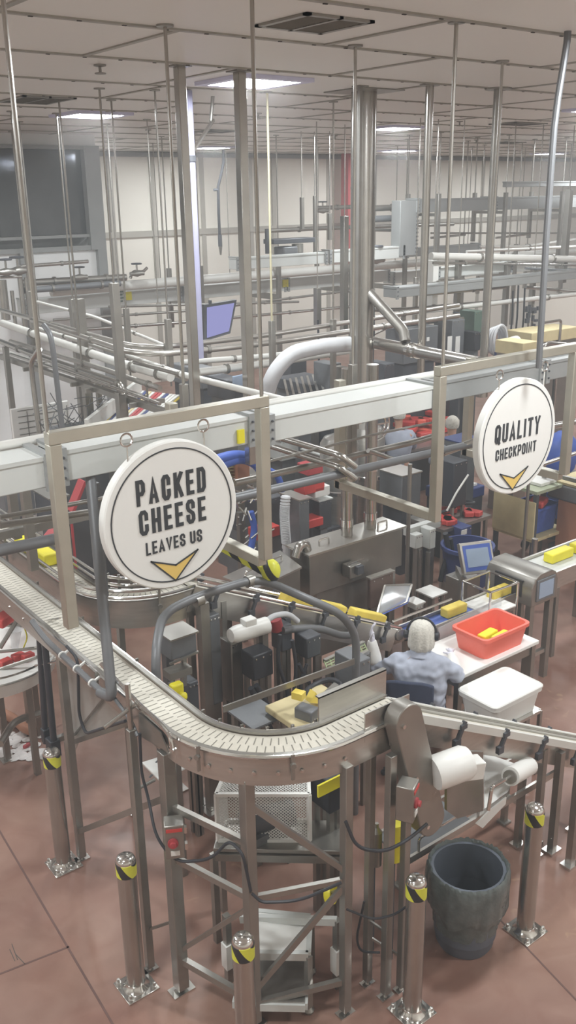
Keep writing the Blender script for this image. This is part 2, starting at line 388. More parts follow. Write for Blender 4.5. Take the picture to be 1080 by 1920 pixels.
rod(4.63, 8.96, 2.6, 'hanger rod whose thick lower strut stands nearest in the sloping pipe bundle', 'rods over the sloping pipe bundle', strut=(.042, HZ(4.63, 8.96, 236, 785), HZ(4.63, 8.96, 227, 530)))
rod(5.28, 9.96, 2.5, 'hanger rod with a short strut just behind the thick strut of the pipe bundle', 'rods over the sloping pipe bundle', strut=(.03, HZ(5.28, 9.96, 243, 685), HZ(5.28, 9.96, 240, 578)), r=.011)
rod(5.17, 8.82, 2.6, 'hanger rod ending in a slim strut where the pipe bundle curves, by the square post', 'rods over the sloping pipe bundle', strut=(.03, HZ(5.17, 8.82, 320, 690), HZ(5.17, 8.82, 315, 598)), r=.010)
rod(4.73, 10.11, 2.7, 'dark hanger rod rising at the edge of the far ceiling vent')
rod(5.48, 11.82, 1.6, 'hanger rod starting at the corner of the far left ceiling light', strut=(.048, HZ(5.48, 11.82, 158, 805), HZ(5.48, 11.82, 143, 560)))
rod(4.87, 11.78, 2.6, 'first of the close rods crossing the gallery window', strut=(.035, HZ(4.87, 11.78, 72, 662), HZ(4.87, 11.78, 64, 545)))
rod(5.6, 13.3, 2.6, 'second of the close rods crossing the gallery window')
rod(6.3, 15.3, 3.2, 'thin rod at the far edge of the gallery window')
rod(6.9, 13.2, 3.2, 'thin rod crossing the middle of the gallery window')
rod(7.0, 12.2, 3.1, 'fine rod crossing the gallery window near its end post', r=.009)
far_label = 'thin rod carrying the far grey cable duct in front of the back wall'
ORD = ['first', 'second', 'third', 'fourth', 'fifth', 'sixth', 'seventh', 'eighth', 'ninth', 'tenth']
for i_, x in enumerate((9.2, 10.95, 12.8, 14.3, 16.1, 17.9, 19.7)):
    for y in (14.45, 15.55):
        t = rod(x, y, 2.95, ORD[i_]+' thin rod from the gallery carrying the far cable duct, '+('hall side' if y < 15 else 'wall side'), 'rods of the far cable duct', r=.013, strut=(.038, 1.55 if y < 15 else 2.2, 3.4 if y < 15 else 3.3))
        if y < 15: MB().box((x-.03, 14.45, 2.66 if x < 14.2 else 2.60), (x+.03, 15.5, 2.765 if x < 14.2 else 2.705)).make('cross_bar', STEELD, t)
hi = 'thin rod holding the upper grey cable duct on the far side'
for i_, x in enumerate((13.3, 15.2, 17.0, 18.8)):
    for y in (12.6, 13.4):
        t = rod(x, y, 3.6 if y < 13 else 3.9, ORD[i_]+' thin rod from the cable drop holding the upper cable duct, '+('hall side' if y < 13 else 'wall side'), 'rods of the upper cable duct', r=.012, strut=(.035, 2.9 if y < 13 else 3.6, 4.55))
        if y < 13: MB().box((x-.03, 12.6, 4.15), (x+.03, 13.4, 4.205)).make('cross_bar', STEELD, t)
fl = 'fine rod hanging far off before the back wall'
for i_, (x, y) in enumerate(sorted(((10.2, 17.6), (13.2, 19.4), (14.7, 17.8), (16.0, 16.5), (17.2, 17.0), (18.2, 16.2), (20.2, 16.2), (21.4, 17.5), (19.4, 18.5), (22.5, 15.5)), key=lambda v: v[0]-v[1]*.8)): rod(x, y, 2.6, ORD[i_]+' fine rod from the gallery side hanging far off before the back wall', 'fine far rods', r=.010)
rod(7.62, 8.94, 2.55, 'dark thin rod left of the big round duct with a lower sleeve', r=.011, strut=(.03, 2.0, 3.1))
post(4.41, 7.11, 2.15, .038, 'tall square steel post in front of the lilac pipe', TUBE)
post(5.03, 7.14, 2.1, .042, 'tall square steel post to the right of the hanging black drop cord', TUBE)
# round post that elbows at its foot, thick post on the right
t = T('hanger_post', 'round steel post right of the duct, elbowing at its foot', 'post', (7.29, 7.08, 2.4))
MB().tube(bend([(7.29, 7.08, CEIL-.01), (7.29, 7.08, 2.52), (7.95, 7.2, 2.45)], .18, 6), .042, 14).make('shaft', TUBE, t)
MB().lathe([(.10, -.014), (.10, 0)], (7.29, 7.08, CEIL), 18).make('ceiling_plate', STEELD, t)
t = T('hanger_post', 'thick round steel post over the quality checkpoint sign, with a thicker foot', 'post', (8.19, 6.97, 2.35))
MB().tube([(8.19, 6.97, CEIL-.01), (8.19, 6.97, 2.6)], .046, 14).make('shaft', STEELD, t)
MB().tube([(8.19, 6.97, 2.78), (8.19, 6.97, 2.35)], .068, 14).make('foot_sleeve', TUBE, t)
MB().lathe([(.14, -.016), (.14, 0)], (8.19, 6.97, CEIL), 18).make('ceiling_plate', STEELD, t)
# lilac pipe behind the first post
t = T('lilac_pipe', 'pale lilac vertical pipe just behind the tall square post', 'pipe', (5.44, 8.67, 2.7))
MB().tube([(5.44, 8.67, 2.9), (5.44, 8.67, CEIL-.01)], .065, 16).make('pipe_run', LILAC, t)
MB().tube([(5.44, 8.67, 4.92), (5.44, 8.67, 4.98)], .075, 16).make('clamp', DARK, t)
MB().bar((5.44, 8.67, 4.96), P(400, 225, Y=9.1), .03).make('brace', TUBE, t)
MB().tube([P(395, 228, Y=9.1), P(400, 182, Y=9.1)+Vector((0, 0, .05))], .02, 8).make('brace_hanger', STEELD, t)
# bent grey conduit
S(MB().tube([P(x, y, Y=4.31) for x, y in ((1065, 55), (1063, 80), (1055, 130), (1046, 185), (1039, 240), (1033, 320), (1024, 450), (1010, 690))], .024, 10), 'bent_conduit', PIPED, 'grey conduit with a bend below the ceiling, beside the quality checkpoint sign', 'conduit')
# black drop cord in front of the back wall
t = T('drop_cord', 'black drop cord hanging from the ceiling with a plug at its end', 'cord', P(413, 480, Y=19.2))
MB().tube([P(x, y, Y=19.2) for x, y in ((419, 281), (419, 305), (414, 330), (409, 350), (410, 400), (412, 445))], .034, 8).make('cable', BLACK, t)
MB().tube([P(412, 440, Y=19.2), P(413, 462, Y=19.2)], .05, 8).tube([P(401, 356, Y=19.2), P(409, 356, Y=19.2)], .03, 8).make('connector', DARK, t)
MB().tube([P(413, 460, Y=19.2), P(414, 478, Y=19.2)], [.05, .02], 8).make('plug', STEELD, t)
# big round duct
DX, DY = 7.12, 7.86
t = T('exhaust_duct', 'big round stainless duct dropping from the ceiling', 'duct', (DX, DY, 2.2))
m = MB(); m.tube([(DX, DY, 2.2), (DX, DY, CEIL-.01)], .135, 28)
for z in (2.75, 3.55, 4.63): m.tube([(DX, DY, z), (DX, DY, z+.025)], .139, 28)
m.make('duct_pipe', TUBE, t)
MB().box((DX-.3, DY-.3, CEIL-.012), (DX+.3, DY+.3, CEIL-.001)).make('ceiling_plate', STEELD, t)
MB().tube(bend([(DX, DY, 3.62), P(757, 620, Y=7.3), P(760, 640, Y=7.25)], .1), .058, 16).make('branch', STEELD, t)
t = T('duct_pipe', 'slim square steel post close against the round duct', 'post', (6.7, 7.5, 2.1))
MB().box((6.74, 7.5, 2.1), (6.775, 7.535, CEIL-.005)).make('shaft', STEELD, t)
MB().box((6.70, 7.46, CEIL-.012), (6.82, 7.58, CEIL)).make('ceiling_plate', STEELD, t)
a, b = P(690, 640, Y=8.1), P(900, 682, Y=5.9)
t = T('process_pipe', 'large polished pipe running from the round duct towards the quality sign', 'pipe', b)
MB().tube([a, b], .068, 18).make('pipe_run', TUBE, t)
MB().tube([a.lerp(b, .42), a.lerp(b, .45)], .082, 18).tube([a.lerp(b, .48), a.lerp(b, .5)], .082, 18).make('flange', CHROME, t)
# grey curved flexible hose into the duct
S(MB().tube(bend([P(490, 770, Y=8.2), P(512, 700, Y=8.0), P(545, 662, Y=7.95), P(610, 648, Y=7.9), P(655, 645, Y=7.86)], .4, 8), .085, 18), 'vacuum_hose', HOSEW, 'thick pale grey hose arching into the round duct', 'hose')

# ------------------------------------------------------------------ grey cable ducts
def cable_duct(x0, x1, y0, y1, z0, z1, label, m=LGREY, joint=True, group=None):
    t = T('hanging_cable_duct', label, 'cable duct', ((x0+x1)/2, (y0+y1)/2, z0), group)
    MB().box((x0, y0, z0), (x1, y1, z1)).make('trough', m, t, bevel=.006)
    MB().box((x0, y0-.008, z1-.012), (x1, y1+.008, z1+.012)).make('lid', m, t)
    if joint:
        for x in (x0, x1-.05):
            j = MB().prism([(x, y0-.02, z0-.02), (x, y0, z0-.02), (x, y0, z1+.012), (x, y1+.02, z1+.012), (x, y1+.02, z1+.03), (x, y0-.02, z1+.03)], (.05, 0, 0)).make('joint_collar', GREYP, t)
            b = MB()
            for k in range(3): b.lathe([(.008, 0), (.008, .012), (0, .014)], (x+.025, y0-.02, z0+.03+.06*k), 6, axis=(0, -1, 0))
            b.make('bolts', DARK, j)
    return t
cable_duct(-.4, 2.03, 4.85, 5.12, 3.03, 3.20, 'near grey cable duct, first length from the window, behind the sign frame corner')
cable_duct(2.07, 3.45, 4.85, 5.12, 3.04, 3.215, 'near grey cable duct, length behind the packed cheese sign')
cable_duct(3.56, 5.18, 4.85, 5.12, 3.02, 3.185, 'near grey cable duct, length between the two sign frames')
cable_duct(5.3, 6.68, 5.02, 5.25, 3.0, 3.16, 'near grey cable duct, length behind the quality checkpoint sign', GREYP)
cable_duct(6.72, 9.4, 5.02, 5.25, 3.0, 3.16, 'near grey cable duct, farthest length beyond the quality sign', GREYP)
S(MB().box((3.31, 4.83, 3.06), (3.36, 4.848, 3.15)), 'warning_sticker', YELS, 'yellow sticker on the near cable duct by the sign frame upright', 'sticker')
S(MB().tube([(-.3, 5.17, 3.22), (3.1, 5.17, 3.235), (3.5, 5.17, 3.2), (9.0, 5.17, 3.19)], .03, 12), 'hanging_pipe', PIPEW, 'pale round pipe lying along the top of the near cable duct', 'pipe')
# far cable duct and its pipe
for k, (a, b, l) in enumerate(((6.0, 9.0, 'far grey cable duct, first length from the gallery window'), (9.03, 11.4, 'far grey cable duct, length behind the second square post'), (11.43, 14.2, 'far grey cable duct, length ending at the round duct'))):
    cable_duct(a, b, 14.8, 15.1, 2.78, 3.0, l)
cable_duct(14.3, 22, 14.8, 15.1, 2.72, 2.94, 'far grey cable duct, length beyond the round duct')
S(MB().tube([(6.4, 14.6, 3.14), (14, 14.6, 3.14), (22, 14.6, 3.12)], .085, 14), 'hanging_pipe', PIPEW, 'long steel pipe lying along the top of the far cable duct', 'pipe')
for px, l in ((240, 'yellow sticker on the far cable duct near the gallery'), (535, 'yellow sticker on the far cable duct behind the yellowish rod')):
    p = P(px, 556 if px < 300 else 532, Y=14.78); S(MB().box((p.x-.06, 14.77, p.z-.06), (p.x+.07, 14.795, p.z+.08)), 'warning_sticker', YELS, l, 'sticker')
p = P(227, 558, Y=14.78); m = MB()
for k in range(4):
    m.box((p.x-.03, 14.775, p.z+.09-.055*k), (p.x+.05-.02*(k % 2), 14.795, p.z+.115-.055*k))
S(m, 'duct_mark', GREEN, 'small stencilled mark beside the sticker on the far cable duct', 'mark')
# upper cable duct on the right with its drop
cable_duct(13.0, 15.15, 12.85, 13.15, 4.22, 4.45, 'upper grey cable duct, near length above the drop box', GREYP)
cable_duct(15.2, 20.0, 12.85, 13.15, 4.22, 4.45, 'upper grey cable duct, long far length', GREYP)
t = T('cable_drop', 'vertical grey cable drop from the upper duct', 'cable duct', (12.95, 13, 3.55))
MB().box((12.6, 12.88, 3.45), (13.05, 13.12, 4.44)).make('trough', GREYP, t, bevel=.01)
m = MB()
for k in range(12): m.box((13.02, 12.86, 3.5+.07*k), (13.06, 12.885, 3.53+.07*k))
m.make('slots', DARK, t)
cable_duct(10.9, 12.75, 12.9, 13.1, 3.42, 3.62, 'short grey cable duct joining the drop near the round duct', LGREY)
cable_duct(13.1, 15.2, 13.2, 13.4, 3.4, 3.55, 'darker short cable duct right of the cable drop', GREYP)
cable_duct(8.7, 10.6, 12.6, 12.8, 3.45, 3.62, 'short cable duct over the wall bracket machine left of the duct', LGREY)

# ------------------------------------------------------------------ pipes
def pipe(label, pts, r, m=TUBE, rad=.12, rings=0, cat='pipe', group=None, name='hanging_pipe'):
    pts = [Vector(p) for p in pts]
    mb = MB().tube(bend(pts, rad) if len(pts) > 2 else pts, r, 12)
    if not rings: return S(mb, name, m, label, cat, group)
    t = T(name, label, cat, (pts[0]+pts[-1])/2, group)
    mb.make('pipe_run', m, t)
    mb = MB()
    for k in range(rings):
        f = (k+.6)/rings; n = len(pts)-1; i = min(int(f*n), n-1); q = pts[i].lerp(pts[i+1], f*n-i); d = (pts[i+1]-pts[i]).normalized()
        mb.tube([q-d*.02, q+d*.02], r*1.35, 12)
    mb.make('clamps', STEELD, t)
    return t
def xy(*q, Y): return [P(x, y, Y=Y) for x, y in q]
def xx(*q, X): return [P(x, y, X=X) for x, y in q]
# sloping bundle on the left, turning along the hall near the square posts
b = P(268, 655, X=4.95); c = P(860, 572, Y=b.y)
pipe('upper of two pipes that leave the sloping bundle in a wide curve', [P(-10, 578, X=4.95), b, P(470, 633, Y=b.y), c], .03, STEEL, .5, 4)
b2 = P(262, 668, X=4.75); c2 = P(860, 592, Y=b2.y)
pipe('lower of two pipes that leave the sloping bundle in a wide curve', [P(60, 600, X=4.75), b2, P(470, 648, Y=b2.y), c2], .033, STEEL, .5, 3)
pipe('thickest white pipe in the sloping bundle', xx((5, 606), (222, 680), (320, 707), X=4.85), .05, PIPEW, .05, 4)
pipe('steel pipe under the white pipe of the sloping bundle, with an elbow at its end', xx((0, 640), (60, 664), (215, 716), (228, 722), (232, 740), X=4.6), .036, TUBE, .06, 4)
pipe('thin pipe above the thick white one in the sloping bundle', xx((78, 603), (350, 712), X=5.2), .02, TUBE, .06, 3)
pipe('pale thin pipe rising from the second rods to the far cable duct', xx((70, 566), (178, 594), (310, 648), X=5.5), .02, PIPEW, .2, 2)
pipe('thin pipe running towards the near cable duct beside the square posts', xx((252, 679), (400, 718), (545, 752), X=4.8), .024, TUBE, .1, 2)
pipe('pale pipe below it running towards the near cable duct', xx((340, 702), (540, 752), X=4.55), .03, PIPEW, .1)
pipe('lower thin steel pipe of the sloping bundle', xx((20, 664), (215, 727), (300, 757), X=4.5), .018, TUBE, .05, 4)
pipe('lowest small bore pipe of the sloping bundle', xx((100, 685), (205, 722), X=4.4), .016, TUBE, .05)
pipe('pale slim pipe low in the sloping bundle, above the long channel', xx((0, 655), (150, 705), (255, 738), (285, 752), X=4.8), .022, PIPEW, .05, 3)
pipe('second pale pipe running close over the thickest white one', xx((60, 612), (230, 664), (340, 700), X=5.05), .024, PIPEW, .05, 3)
pipe('bright steel pipe between the thick white pipe and the long channel', xx((20, 640), (200, 694), (300, 728), X=4.75), .03, STEEL, .05, 4)
t = T('pipe_support', 'long stainless channel under the sloping pipe bundle', 'channel', P(180, 715, X=4.7))
MB().bar(P(0, 668, X=4.7), P(338, 782, X=4.7), .07, .06).make('channel', STEELD, t)
m = MB()
for x, y in ((60, 690), (150, 718), (178, 730), (262, 757)): p = P(x, y, X=4.7); m.box(p-Vector((.12, .02, .03)), p+Vector((.3, .02, .02))).tube([p+Vector((.1, 0, 0)), p+Vector((.1, 0, .16))], .012, 6)
m.make('clamps', STEELD, t)
for x0, y0, x1, y1, w, X, l in ((10, 650, 31, 800, .035, 4.6, 'grey post at the window side end of the pipe bundle'), (148, 560, 160, 798, .05, 4.9, 'double strut post under the sloping bundle, near its middle'), (225, 735, 236, 785, .045, 4.6, 'short strut at the near end of the sloping bundle'), (182, 700, 188, 800, .03, 5.2, 'thin pole beside the stacked packaging sheets')):
    a = P(x0, y0, X=X); z = HZ(a.x, a.y, x1, y1)
    S(MB().box((a.x-w, a.y-w, z-.2), (a.x+w, a.y+w, a.z)), 'hanging_strut', STEELD, l, 'post', bevel=.004)
pipe('grey pipe dropping with a crook from the sloping bundle', xx((74, 655), (58, 678), (62, 720), (74, 812), X=4.0), .03, TUBE, .08)
pipe('dark bent pipe dropping from the sloping bundle', xx((82, 610), (94, 625), (100, 660), (117, 805), X=3.9), .028, PIPED, .1)
# level pipes across, behind the posts
for k, (q, Y, r, mm, l, rg) in enumerate((
    (((204, 575), (560, 566)), 14.39, .022, STEELD, 'thin level pipe directly under the far cable duct', 2),
    (((100, 600), (350, 583), (658, 545)), 14.39, .022, STEELD, 'second thin level pipe under the far cable duct', 2),
    (((100, 622), (348, 604), (658, 575)), 14.385, .028, TUBE, 'level pipe passing in front of the lilac screen', 2),
    (((430, 575), (690, 540)), 14.395, .016, STEELD, 'fine level pipe behind the yellowish rod', 0),
    (((340, 680), (500, 668), (660, 648)), 9.8, .035, PIPEW, 'pale level pipe passing behind the arching hose', 2),
    (((372, 698), (500, 682), (662, 656)), 9.2, .045, PIPEW, 'thick pale level pipe above the far machine line', 3),
    (((660, 582), (760, 580), (1000, 560)), 10.235, .03, TUBE, 'level pipe behind the round duct and the cabinets', 1),
    (((40, 531), (236, 520)), 14.3, .055, STEELD, 'upper thick pipe by the gallery wall', 2),
    (((40, 545), (225, 531)), 14.2, .05, MID, 'darker thick pipe by the gallery wall', 2),
    (((38, 500), (165, 490)), 14.0, .028, TUBE, 'thin pipe with an end elbow before the gallery wall', 1),
    (((0, 520), (40, 519)), 13.9, .02, TUBE, 'short pipe stub at the window side edge', 0),
    (((500, 433), (600, 428), (850, 420)), 14.37, .04, STEELD, 'level pipe across the back wall behind the round duct', 2),
    (((590, 390), (660, 388)), 14.37, .04, STEELD, 'short pipe with an elbow left of the round duct', 1),
    (((695, 391), (762, 388)), 13.31, .055, STEELD, 'top pipe right of the round duct leading to the cable drop', 1),
    (((695, 411), (765, 408)), 13.305, .06, MID, 'dark second pipe right of the round duct', 0),
    (((695, 431), (762, 432)), 13.335, .03, STEELD, 'thin third pipe right of the round duct', 0),
    (((808, 437), (1085, 437)), 13.347, .018, STEELD, 'fine level rail under the upper cable duct', 3),
    (((808, 446), (872, 440)), 13.343, .022, TUBE, 'short rail under the upper cable duct near the cable drop', 0),
    (((930, 446), (992, 439)), 13.343, .022, TUBE, 'short rail under the upper cable duct farther along', 0),
    (((875, 463), (985, 462), (1085, 448)), 13.335, .03, PIPEW, 'pale far pipe climbing to the edge under the upper duct', 3),
    (((875, 472), (1085, 462)), 12.535, .03, PIPEW, 'second pale far pipe under the upper duct', 3),
    (((808, 480), (1085, 486)), 10.21, .055, PIPEW, 'fat white pipe crossing behind the thick steel post', 2),
    (((812, 493), (1085, 497)), 10.24, .02, TUBE, 'thin pipe just under the fat white pipe', 3),
    (((790, 553), (948, 539)), 10.24, .022, TUBE, 'thin pipe below the dark cable duct on the far side', 1),
    (((985, 503), (1085, 508)), 10.24, .02, PIPED, 'thin dark pipe at the edge near the conduit', 0),
    (((985, 539), (1085, 547)), 10.23, .03, TUBE, 'steel pipe at the edge by the hanging hoses', 1),
    (((750, 588), (1085, 551)), 10.22, .04, PIPEW, 'white pipe over the dark cabinets', 2),
    (((690, 616), (868, 597)), 10.23, .03, TUBE, 'pipe with a valve over the dark cabinets', 2),
    (((745, 540), (870, 525)), 10.23, .03, TUBE, 'short steel pipe above the dark cable duct', 1),
    (((690, 632), (735, 610)), 9.6, .02, TUBE, 'small elbow pipe beside the round duct', 0))):
    pipe(l, xy(*q, Y=Y), r, mm, .2, rg)
cable_duct(P(815, 510, Y=10.4).x, P(955, 500, Y=10.4).x, 10.34, 10.5, P(880, 516, Y=10.34).z, P(880, 499, Y=10.34).z, 'pale cable duct under the fat white pipe', LGREY)
cable_duct(P(742, 550, Y=10).x, P(1090, 520, Y=10).x, 10.0, 10.262, P(900, 542, Y=10).z, P(900, 526, Y=10).z, 'dark cable duct over the cabinets', GREYP)
cable_duct(P(950, 345, Y=12.5).x, P(1090, 340, Y=12.5).x, 12.5, 12.6, P(1010, 350, Y=12.5).z, P(1010, 341, Y=12.5).z, 'slim bracket rail high in the far corner', GREYP, False)
for x, y0, y1, w, Y, mm, l in ((860, 487, 592, .04, 10.3, STEELD, 'hanger strut behind the round elbow post'), (952, 491, 612, .04, 10.3, STEELD, 'hanger strut between thick post and conduit'), (1001, 500, 585, .04, 10.3, STEELD, 'hanger strut near the hanging hoses'), (1068, 355, 530, .05, 10.3, STEELD, 'dark strut at the edge under the slim bracket rail'), (813, 488, 582, .06, 10.32, WHITE, 'white painted strut beside the round elbow post'), (780, 520, 600, .03, 10.29, TUBE, 'thin strut left of the round elbow post'), (678, 660, 735, .05, 8.4, STEELD, 'square strut under the end of the arching hose'), (618, 400, 450, .03, 13.2, STEELD, 'short strut before the back wall left of the duct'), (566, 370, 430, .03, 13.4, STEELD, 'thin strut on the wall bracket machine'), (590, 367, 480, .025, 13.4, STEELD, 'second thin strut on the wall bracket machine'), (595, 540, 612, .045, 11.5, STEELD, 'strut under the far duct left of the round duct'), (646, 405, 620, .05, 11.8, TUBE, 'vertical steel pipe left of the round duct, in front of the red column')):
    a = P(x, y0, Y=Y); z = HZ(a.x, a.y, x, y1); o = S(MB().box((a.x-w, a.y-w, z), (a.x+w, a.y+w, a.z)), 'hanging_strut', mm, l, 'post', bevel=.004); MB().tube([(a.x, a.y, a.z-.02), (a.x, a.y, CEIL)], .009, 6).make('rod', TUBE, o)
for x, y0, y1, Y, l in ((972, 535, 650, 9.98, 'first thin black cable hanging by the hose reel'), (984, 540, 650, 9.98, 'second thin black cable hanging by the hose reel'), (962, 545, 640, 9.98, 'third thin black cable hanging by the hose reel'), (700, 545, 700, 9.0, 'thin black cable right of the round duct'), (596, 600, 720, 10, 'thin black cable behind the vacuum hose')):
    a = P(x, y0, Y=Y); S(MB().tube([a, (a.x+.02, a.y, (a.z+HZ(a.x, a.y, x, y1))/2), (a.x, a.y, HZ(a.x, a.y, x, y1))], .016, 6), 'hanging_cable', BLACK, l, 'cable')
# red column on the back wall, left of the duct
p = P(657, 300, Y=20.4); S(MB().box((p.x-.16, 20.3, 2.2), (p.x+.16, 20.6, CEIL)), 'red_pipe_cover', PINKR, 'dark red vertical pipe on the back wall beside the round duct', 'pipe')
# valves
def valve(x, y, Y, label, s=.09):
    p = P(x, y, Y=Y); t = T('valve', label, 'valve', p)
    MB().tube([p+Vector((-s*1.6, 0, 0)), p+Vector((-s, 0, 0)), p, p+Vector((s, 0, 0)), p+Vector((s*1.6, 0, 0))], [s*.45, s*.45, s*.7, s*.45, s*.45], 10).make('body', STEELD, t)
    MB().tube([p, p+Vector((0, 0, s*2))], s*.2, 8).make('stem', TUBE, t)
    m = MB(); m.tube([(p.x+s*math.cos(k*PI/6), p.y+s*math.sin(k*PI/6), p.z+s*2) for k in range(13)], s*.16, 6, False).bar(p+Vector((-s, 0, s*2)), p+Vector((s, 0, s*2)), s*.2)
    m.make('handwheel', DARK, t)
valve(12, 510, 13.8, 'valve with a dark handwheel at the window side edge'); valve(34, 508, 14.0, 'tall valve at the end of the thin pipe by the gallery wall', .1); valve(257, 513, 14.3, 'valve standing on the far pipe right of the gallery', .08)
valve(150, 520, 14.2, 'valve on the thick pipes before the gallery wall', .08); valve(855, 598, 10.2, 'valve on the pipe over the dark cabinets', .05); valve(605, 395, 14.37, 'valve at the elbow left of the round duct', .08); valve(705, 487, 13.0, 'dark valve actuator right of the round duct', .12)
pipe('curved tap spout on the far pipe right of the gallery', xy((244, 522), (250, 508), (268, 510), (276, 502), Y=14.4), .025, TUBE)
for k, (x, y0, y1, r) in enumerate(((3, 525, 600, .07), (35, 500, 620, .04), (48, 520, 600, .03), (22, 545, 620, .03))):
    a = P(x, y0, Y=14.1); S(MB().tube([(a.x, a.y, HZ(a.x, a.y, x, y1)), a], r, 12), 'riser_pipe', TUBE, ['thickest riser pipe at the window side edge', 'riser pipe under the tall valve', 'thin riser pipe right of the tall valve', 'short riser pipe behind the thick riser'][k], 'pipe')
# wall bracket machine left of the duct
t = T('bracket_machine', 'dark bracket machine with motor on the far duct left of the yellowish rod', 'machine', P(545, 500, Y=13))
a = P(520, 455, Y=13); MB().box(a+Vector((-.15, -.1, -.02)), a+Vector((.75, .2, .06))).make('top_plate', DARK, t, bevel=.01)
a = P(535, 485, Y=13); MB().box(a+Vector((-.1, -.1, -.05)), a+Vector((.2, .2, .2))).make('gearbox', MID, t, bevel=.02)
a = P(558, 480, Y=13); MB().tube([a+Vector((0, 0, .2)), a+Vector((0, 0, -.15))], .1, 14).make('motor', STEELD, t)
a = P(505, 470, Y=13); MB().box(a+Vector((-.05, 0, -.05)), a+Vector((.05, .05, .35))).make('side_plate', DARK, t)
# lilac screen hung on the far side
t = T('hanging_screen', 'tilted screen glowing lilac in a black frame behind the square posts', 'screen', P(410, 640, Y=13.0))
q = [P(383, 572, Y=13.0), P(444, 562, Y=13.0), P(432, 625, Y=12.75), P(383, 640, Y=12.75)]
MB().prism(q, (0.02, .10, 0)).make('housing', BLACK, t)
c = sum(q, Vector())/4; MB().prism([c + (v-c)*.84 + Vector((0, -.012, 0)) for v in q], (0, .006, 0)).make('display', LCDE, t)
MB().tube([c+Vector((0, .1, 0)), c+Vector((0, .25, .1)), (c.x, c.y+.25, 2.95)], .03, 8).make('mount_arm', DARK, t)

# ------------------------------------------------------------------ sign frames and round signs
FY = 4.46
def frame(label, xa, xb, zt, zb, back, name='sign_frame'):
    t = T(name, label, 'frame', (xa, FY, zb)); w = .034
    MB().box((xa-w, FY-w, zt-2*w), (xb+w, FY+w, zt)).make('top_bar', BRASSY, t, bevel=.005)
    MB().box((xa-w, FY-w, zb), (xa+w, FY+w, zt-2*w)).make('upright', BRASSY, t, bevel=.005)
    MB().box((xb-w, FY-w, zb+.06), (xb+w, FY+w, zt-2*w)).make('upright', BRASSY, t, bevel=.005)
    for x in back:
        MB().box((x-w, FY+w, zb), (x+w, 5.56, zb+2*w)).make('cross_member', BRASSY, t, bevel=.005)
        MB().box((x-w, 5.5, zb), (x+w, 5.57, zb+.9)).make('rear_upright', BRASSY, t, bevel=.005)
    return t
frame('stainless hanging frame around the packed cheese sign', 1.885, 3.235, 3.45, 2.33, (3.235,))
frame('stainless hanging frame around the quality checkpoint sign', 4.79, 6.33, 3.44, 2.29, (4.79, 6.33))

GLY = {'P': [[(0,0),(0,1),(.72,1),(1,.88),(1,.57),(.72,.45),(0,.45)]], 'A': [[(0,0),(.5,1),(1,0)],[(.2,.25),(.8,.25)]],
 'C': [[(1,.68),(1,.88),(.72,1),(.28,1),(0,.88),(0,.12),(.28,0),(.72,0),(1,.12),(1,.32)]], 'K': [[(0,0),(0,1)],[(1,1),(.05,.40)],[(.35,.58),(1,0)]],
 'E': [[(1,1),(0,1),(0,0),(1,0)],[(0,.5),(.82,.5)]], 'D': [[(0,0),(0,1),(.7,1),(1,.86),(1,.14),(.7,0),(-.05,0)]], 'H': [[(0,0),(0,1)],[(1,0),(1,1)],[(0,.5),(1,.5)]],
 'S': [[(1,.72),(1,.88),(.72,1),(.28,1),(0,.88),(0,.70),(.14,.59),(.86,.41),(1,.30),(1,.12),(.72,0),(.28,0),(0,.12),(0,.28)]], 'L': [[(0,1),(0,0),(.95,0)]], 'V': [[(0,1),(.5,0),(1,1)]],
 'U': [[(0,1),(0,.12),(.28,0),(.72,0),(1,.12),(1,1)]], 'O': [[(.5,1),(.28,1),(0,.88),(0,.12),(.28,0),(.72,0),(1,.12),(1,.88),(.72,1),(.45,1)]],
 'Q': [[(.5,1),(.28,1),(0,.88),(0,.12),(.28,0),(.72,0),(1,.12),(1,.88),(.72,1),(.45,1)],[(.62,.22),(1.02,-.06)]], 'I': [[(0,0),(0,1)]], 'T': [[(0,1),(1,1)],[(.5,0),(.5,1)]],
 'Y': [[(0,1),(.5,.45),(1,1)],[(.5,0),(.5,.45)]], 'N': [[(0,0),(0,1),(1,0),(1,1)]]}
WID = {'I': 0, 'L': .8, 'E': .82, ' ': .45, 'T': .95, 'A': 1.12, 'V': 1.1, 'K': 1.08, 'Y': 1.05}
def ribbon(mb, pts, t, y, d, k0=0):                      # flat lettering stroke of width t in the plane y
    pts = [Vector((p[0], p[1])) for p in pts]
    pts[0] = pts[0] + (pts[0]-pts[1]).normalized()*t/2; pts[-1] = pts[-1] + (pts[-1]-pts[-2]).normalized()*t/2
    L = []; R_ = []
    for i, p in enumerate(pts):
        a = (p-pts[i-1]).normalized() if i else (pts[1]-p).normalized(); b = (pts[i+1]-p).normalized() if i < len(pts)-1 else a
        n = Vector((-a.y, a.x)) + Vector((-b.y, b.x)); n.normalize(); k = t/2/max(.62, n.dot(Vector((-a.y, a.x))))
        L.append(p+n*k); R_.append(p-n*k)
    for i in range(len(pts)-1):
        mb.prism([(v.x, y, v.y) for v in (L[i], L[i+1], R_[i+1], R_[i])], (0, d*(1+.13*((i+k0) % 7)), 0))
def word(mb, text, x0, x1, z0, z1, t, y, d=.003):
    tot = sum(WID.get(c, 1.0) for c in text); h = z1-z0; gap = t*1.0
    n = len(text); lw = ((x1-x0) - gap*(n-1) - t*sum(1 for c in text if c != ' '))/tot
    x = x0
    for c in text:
        w = WID.get(c, 1.0)*lw
        if c != ' ':
            for k, s in enumerate(GLY[c]): ribbon(mb, [(x+t/2+q[0]*w, z0+t/2+q[1]*(h-t)) for q in s], t, y, d, 4*k)
            x += t
        x += w+gap
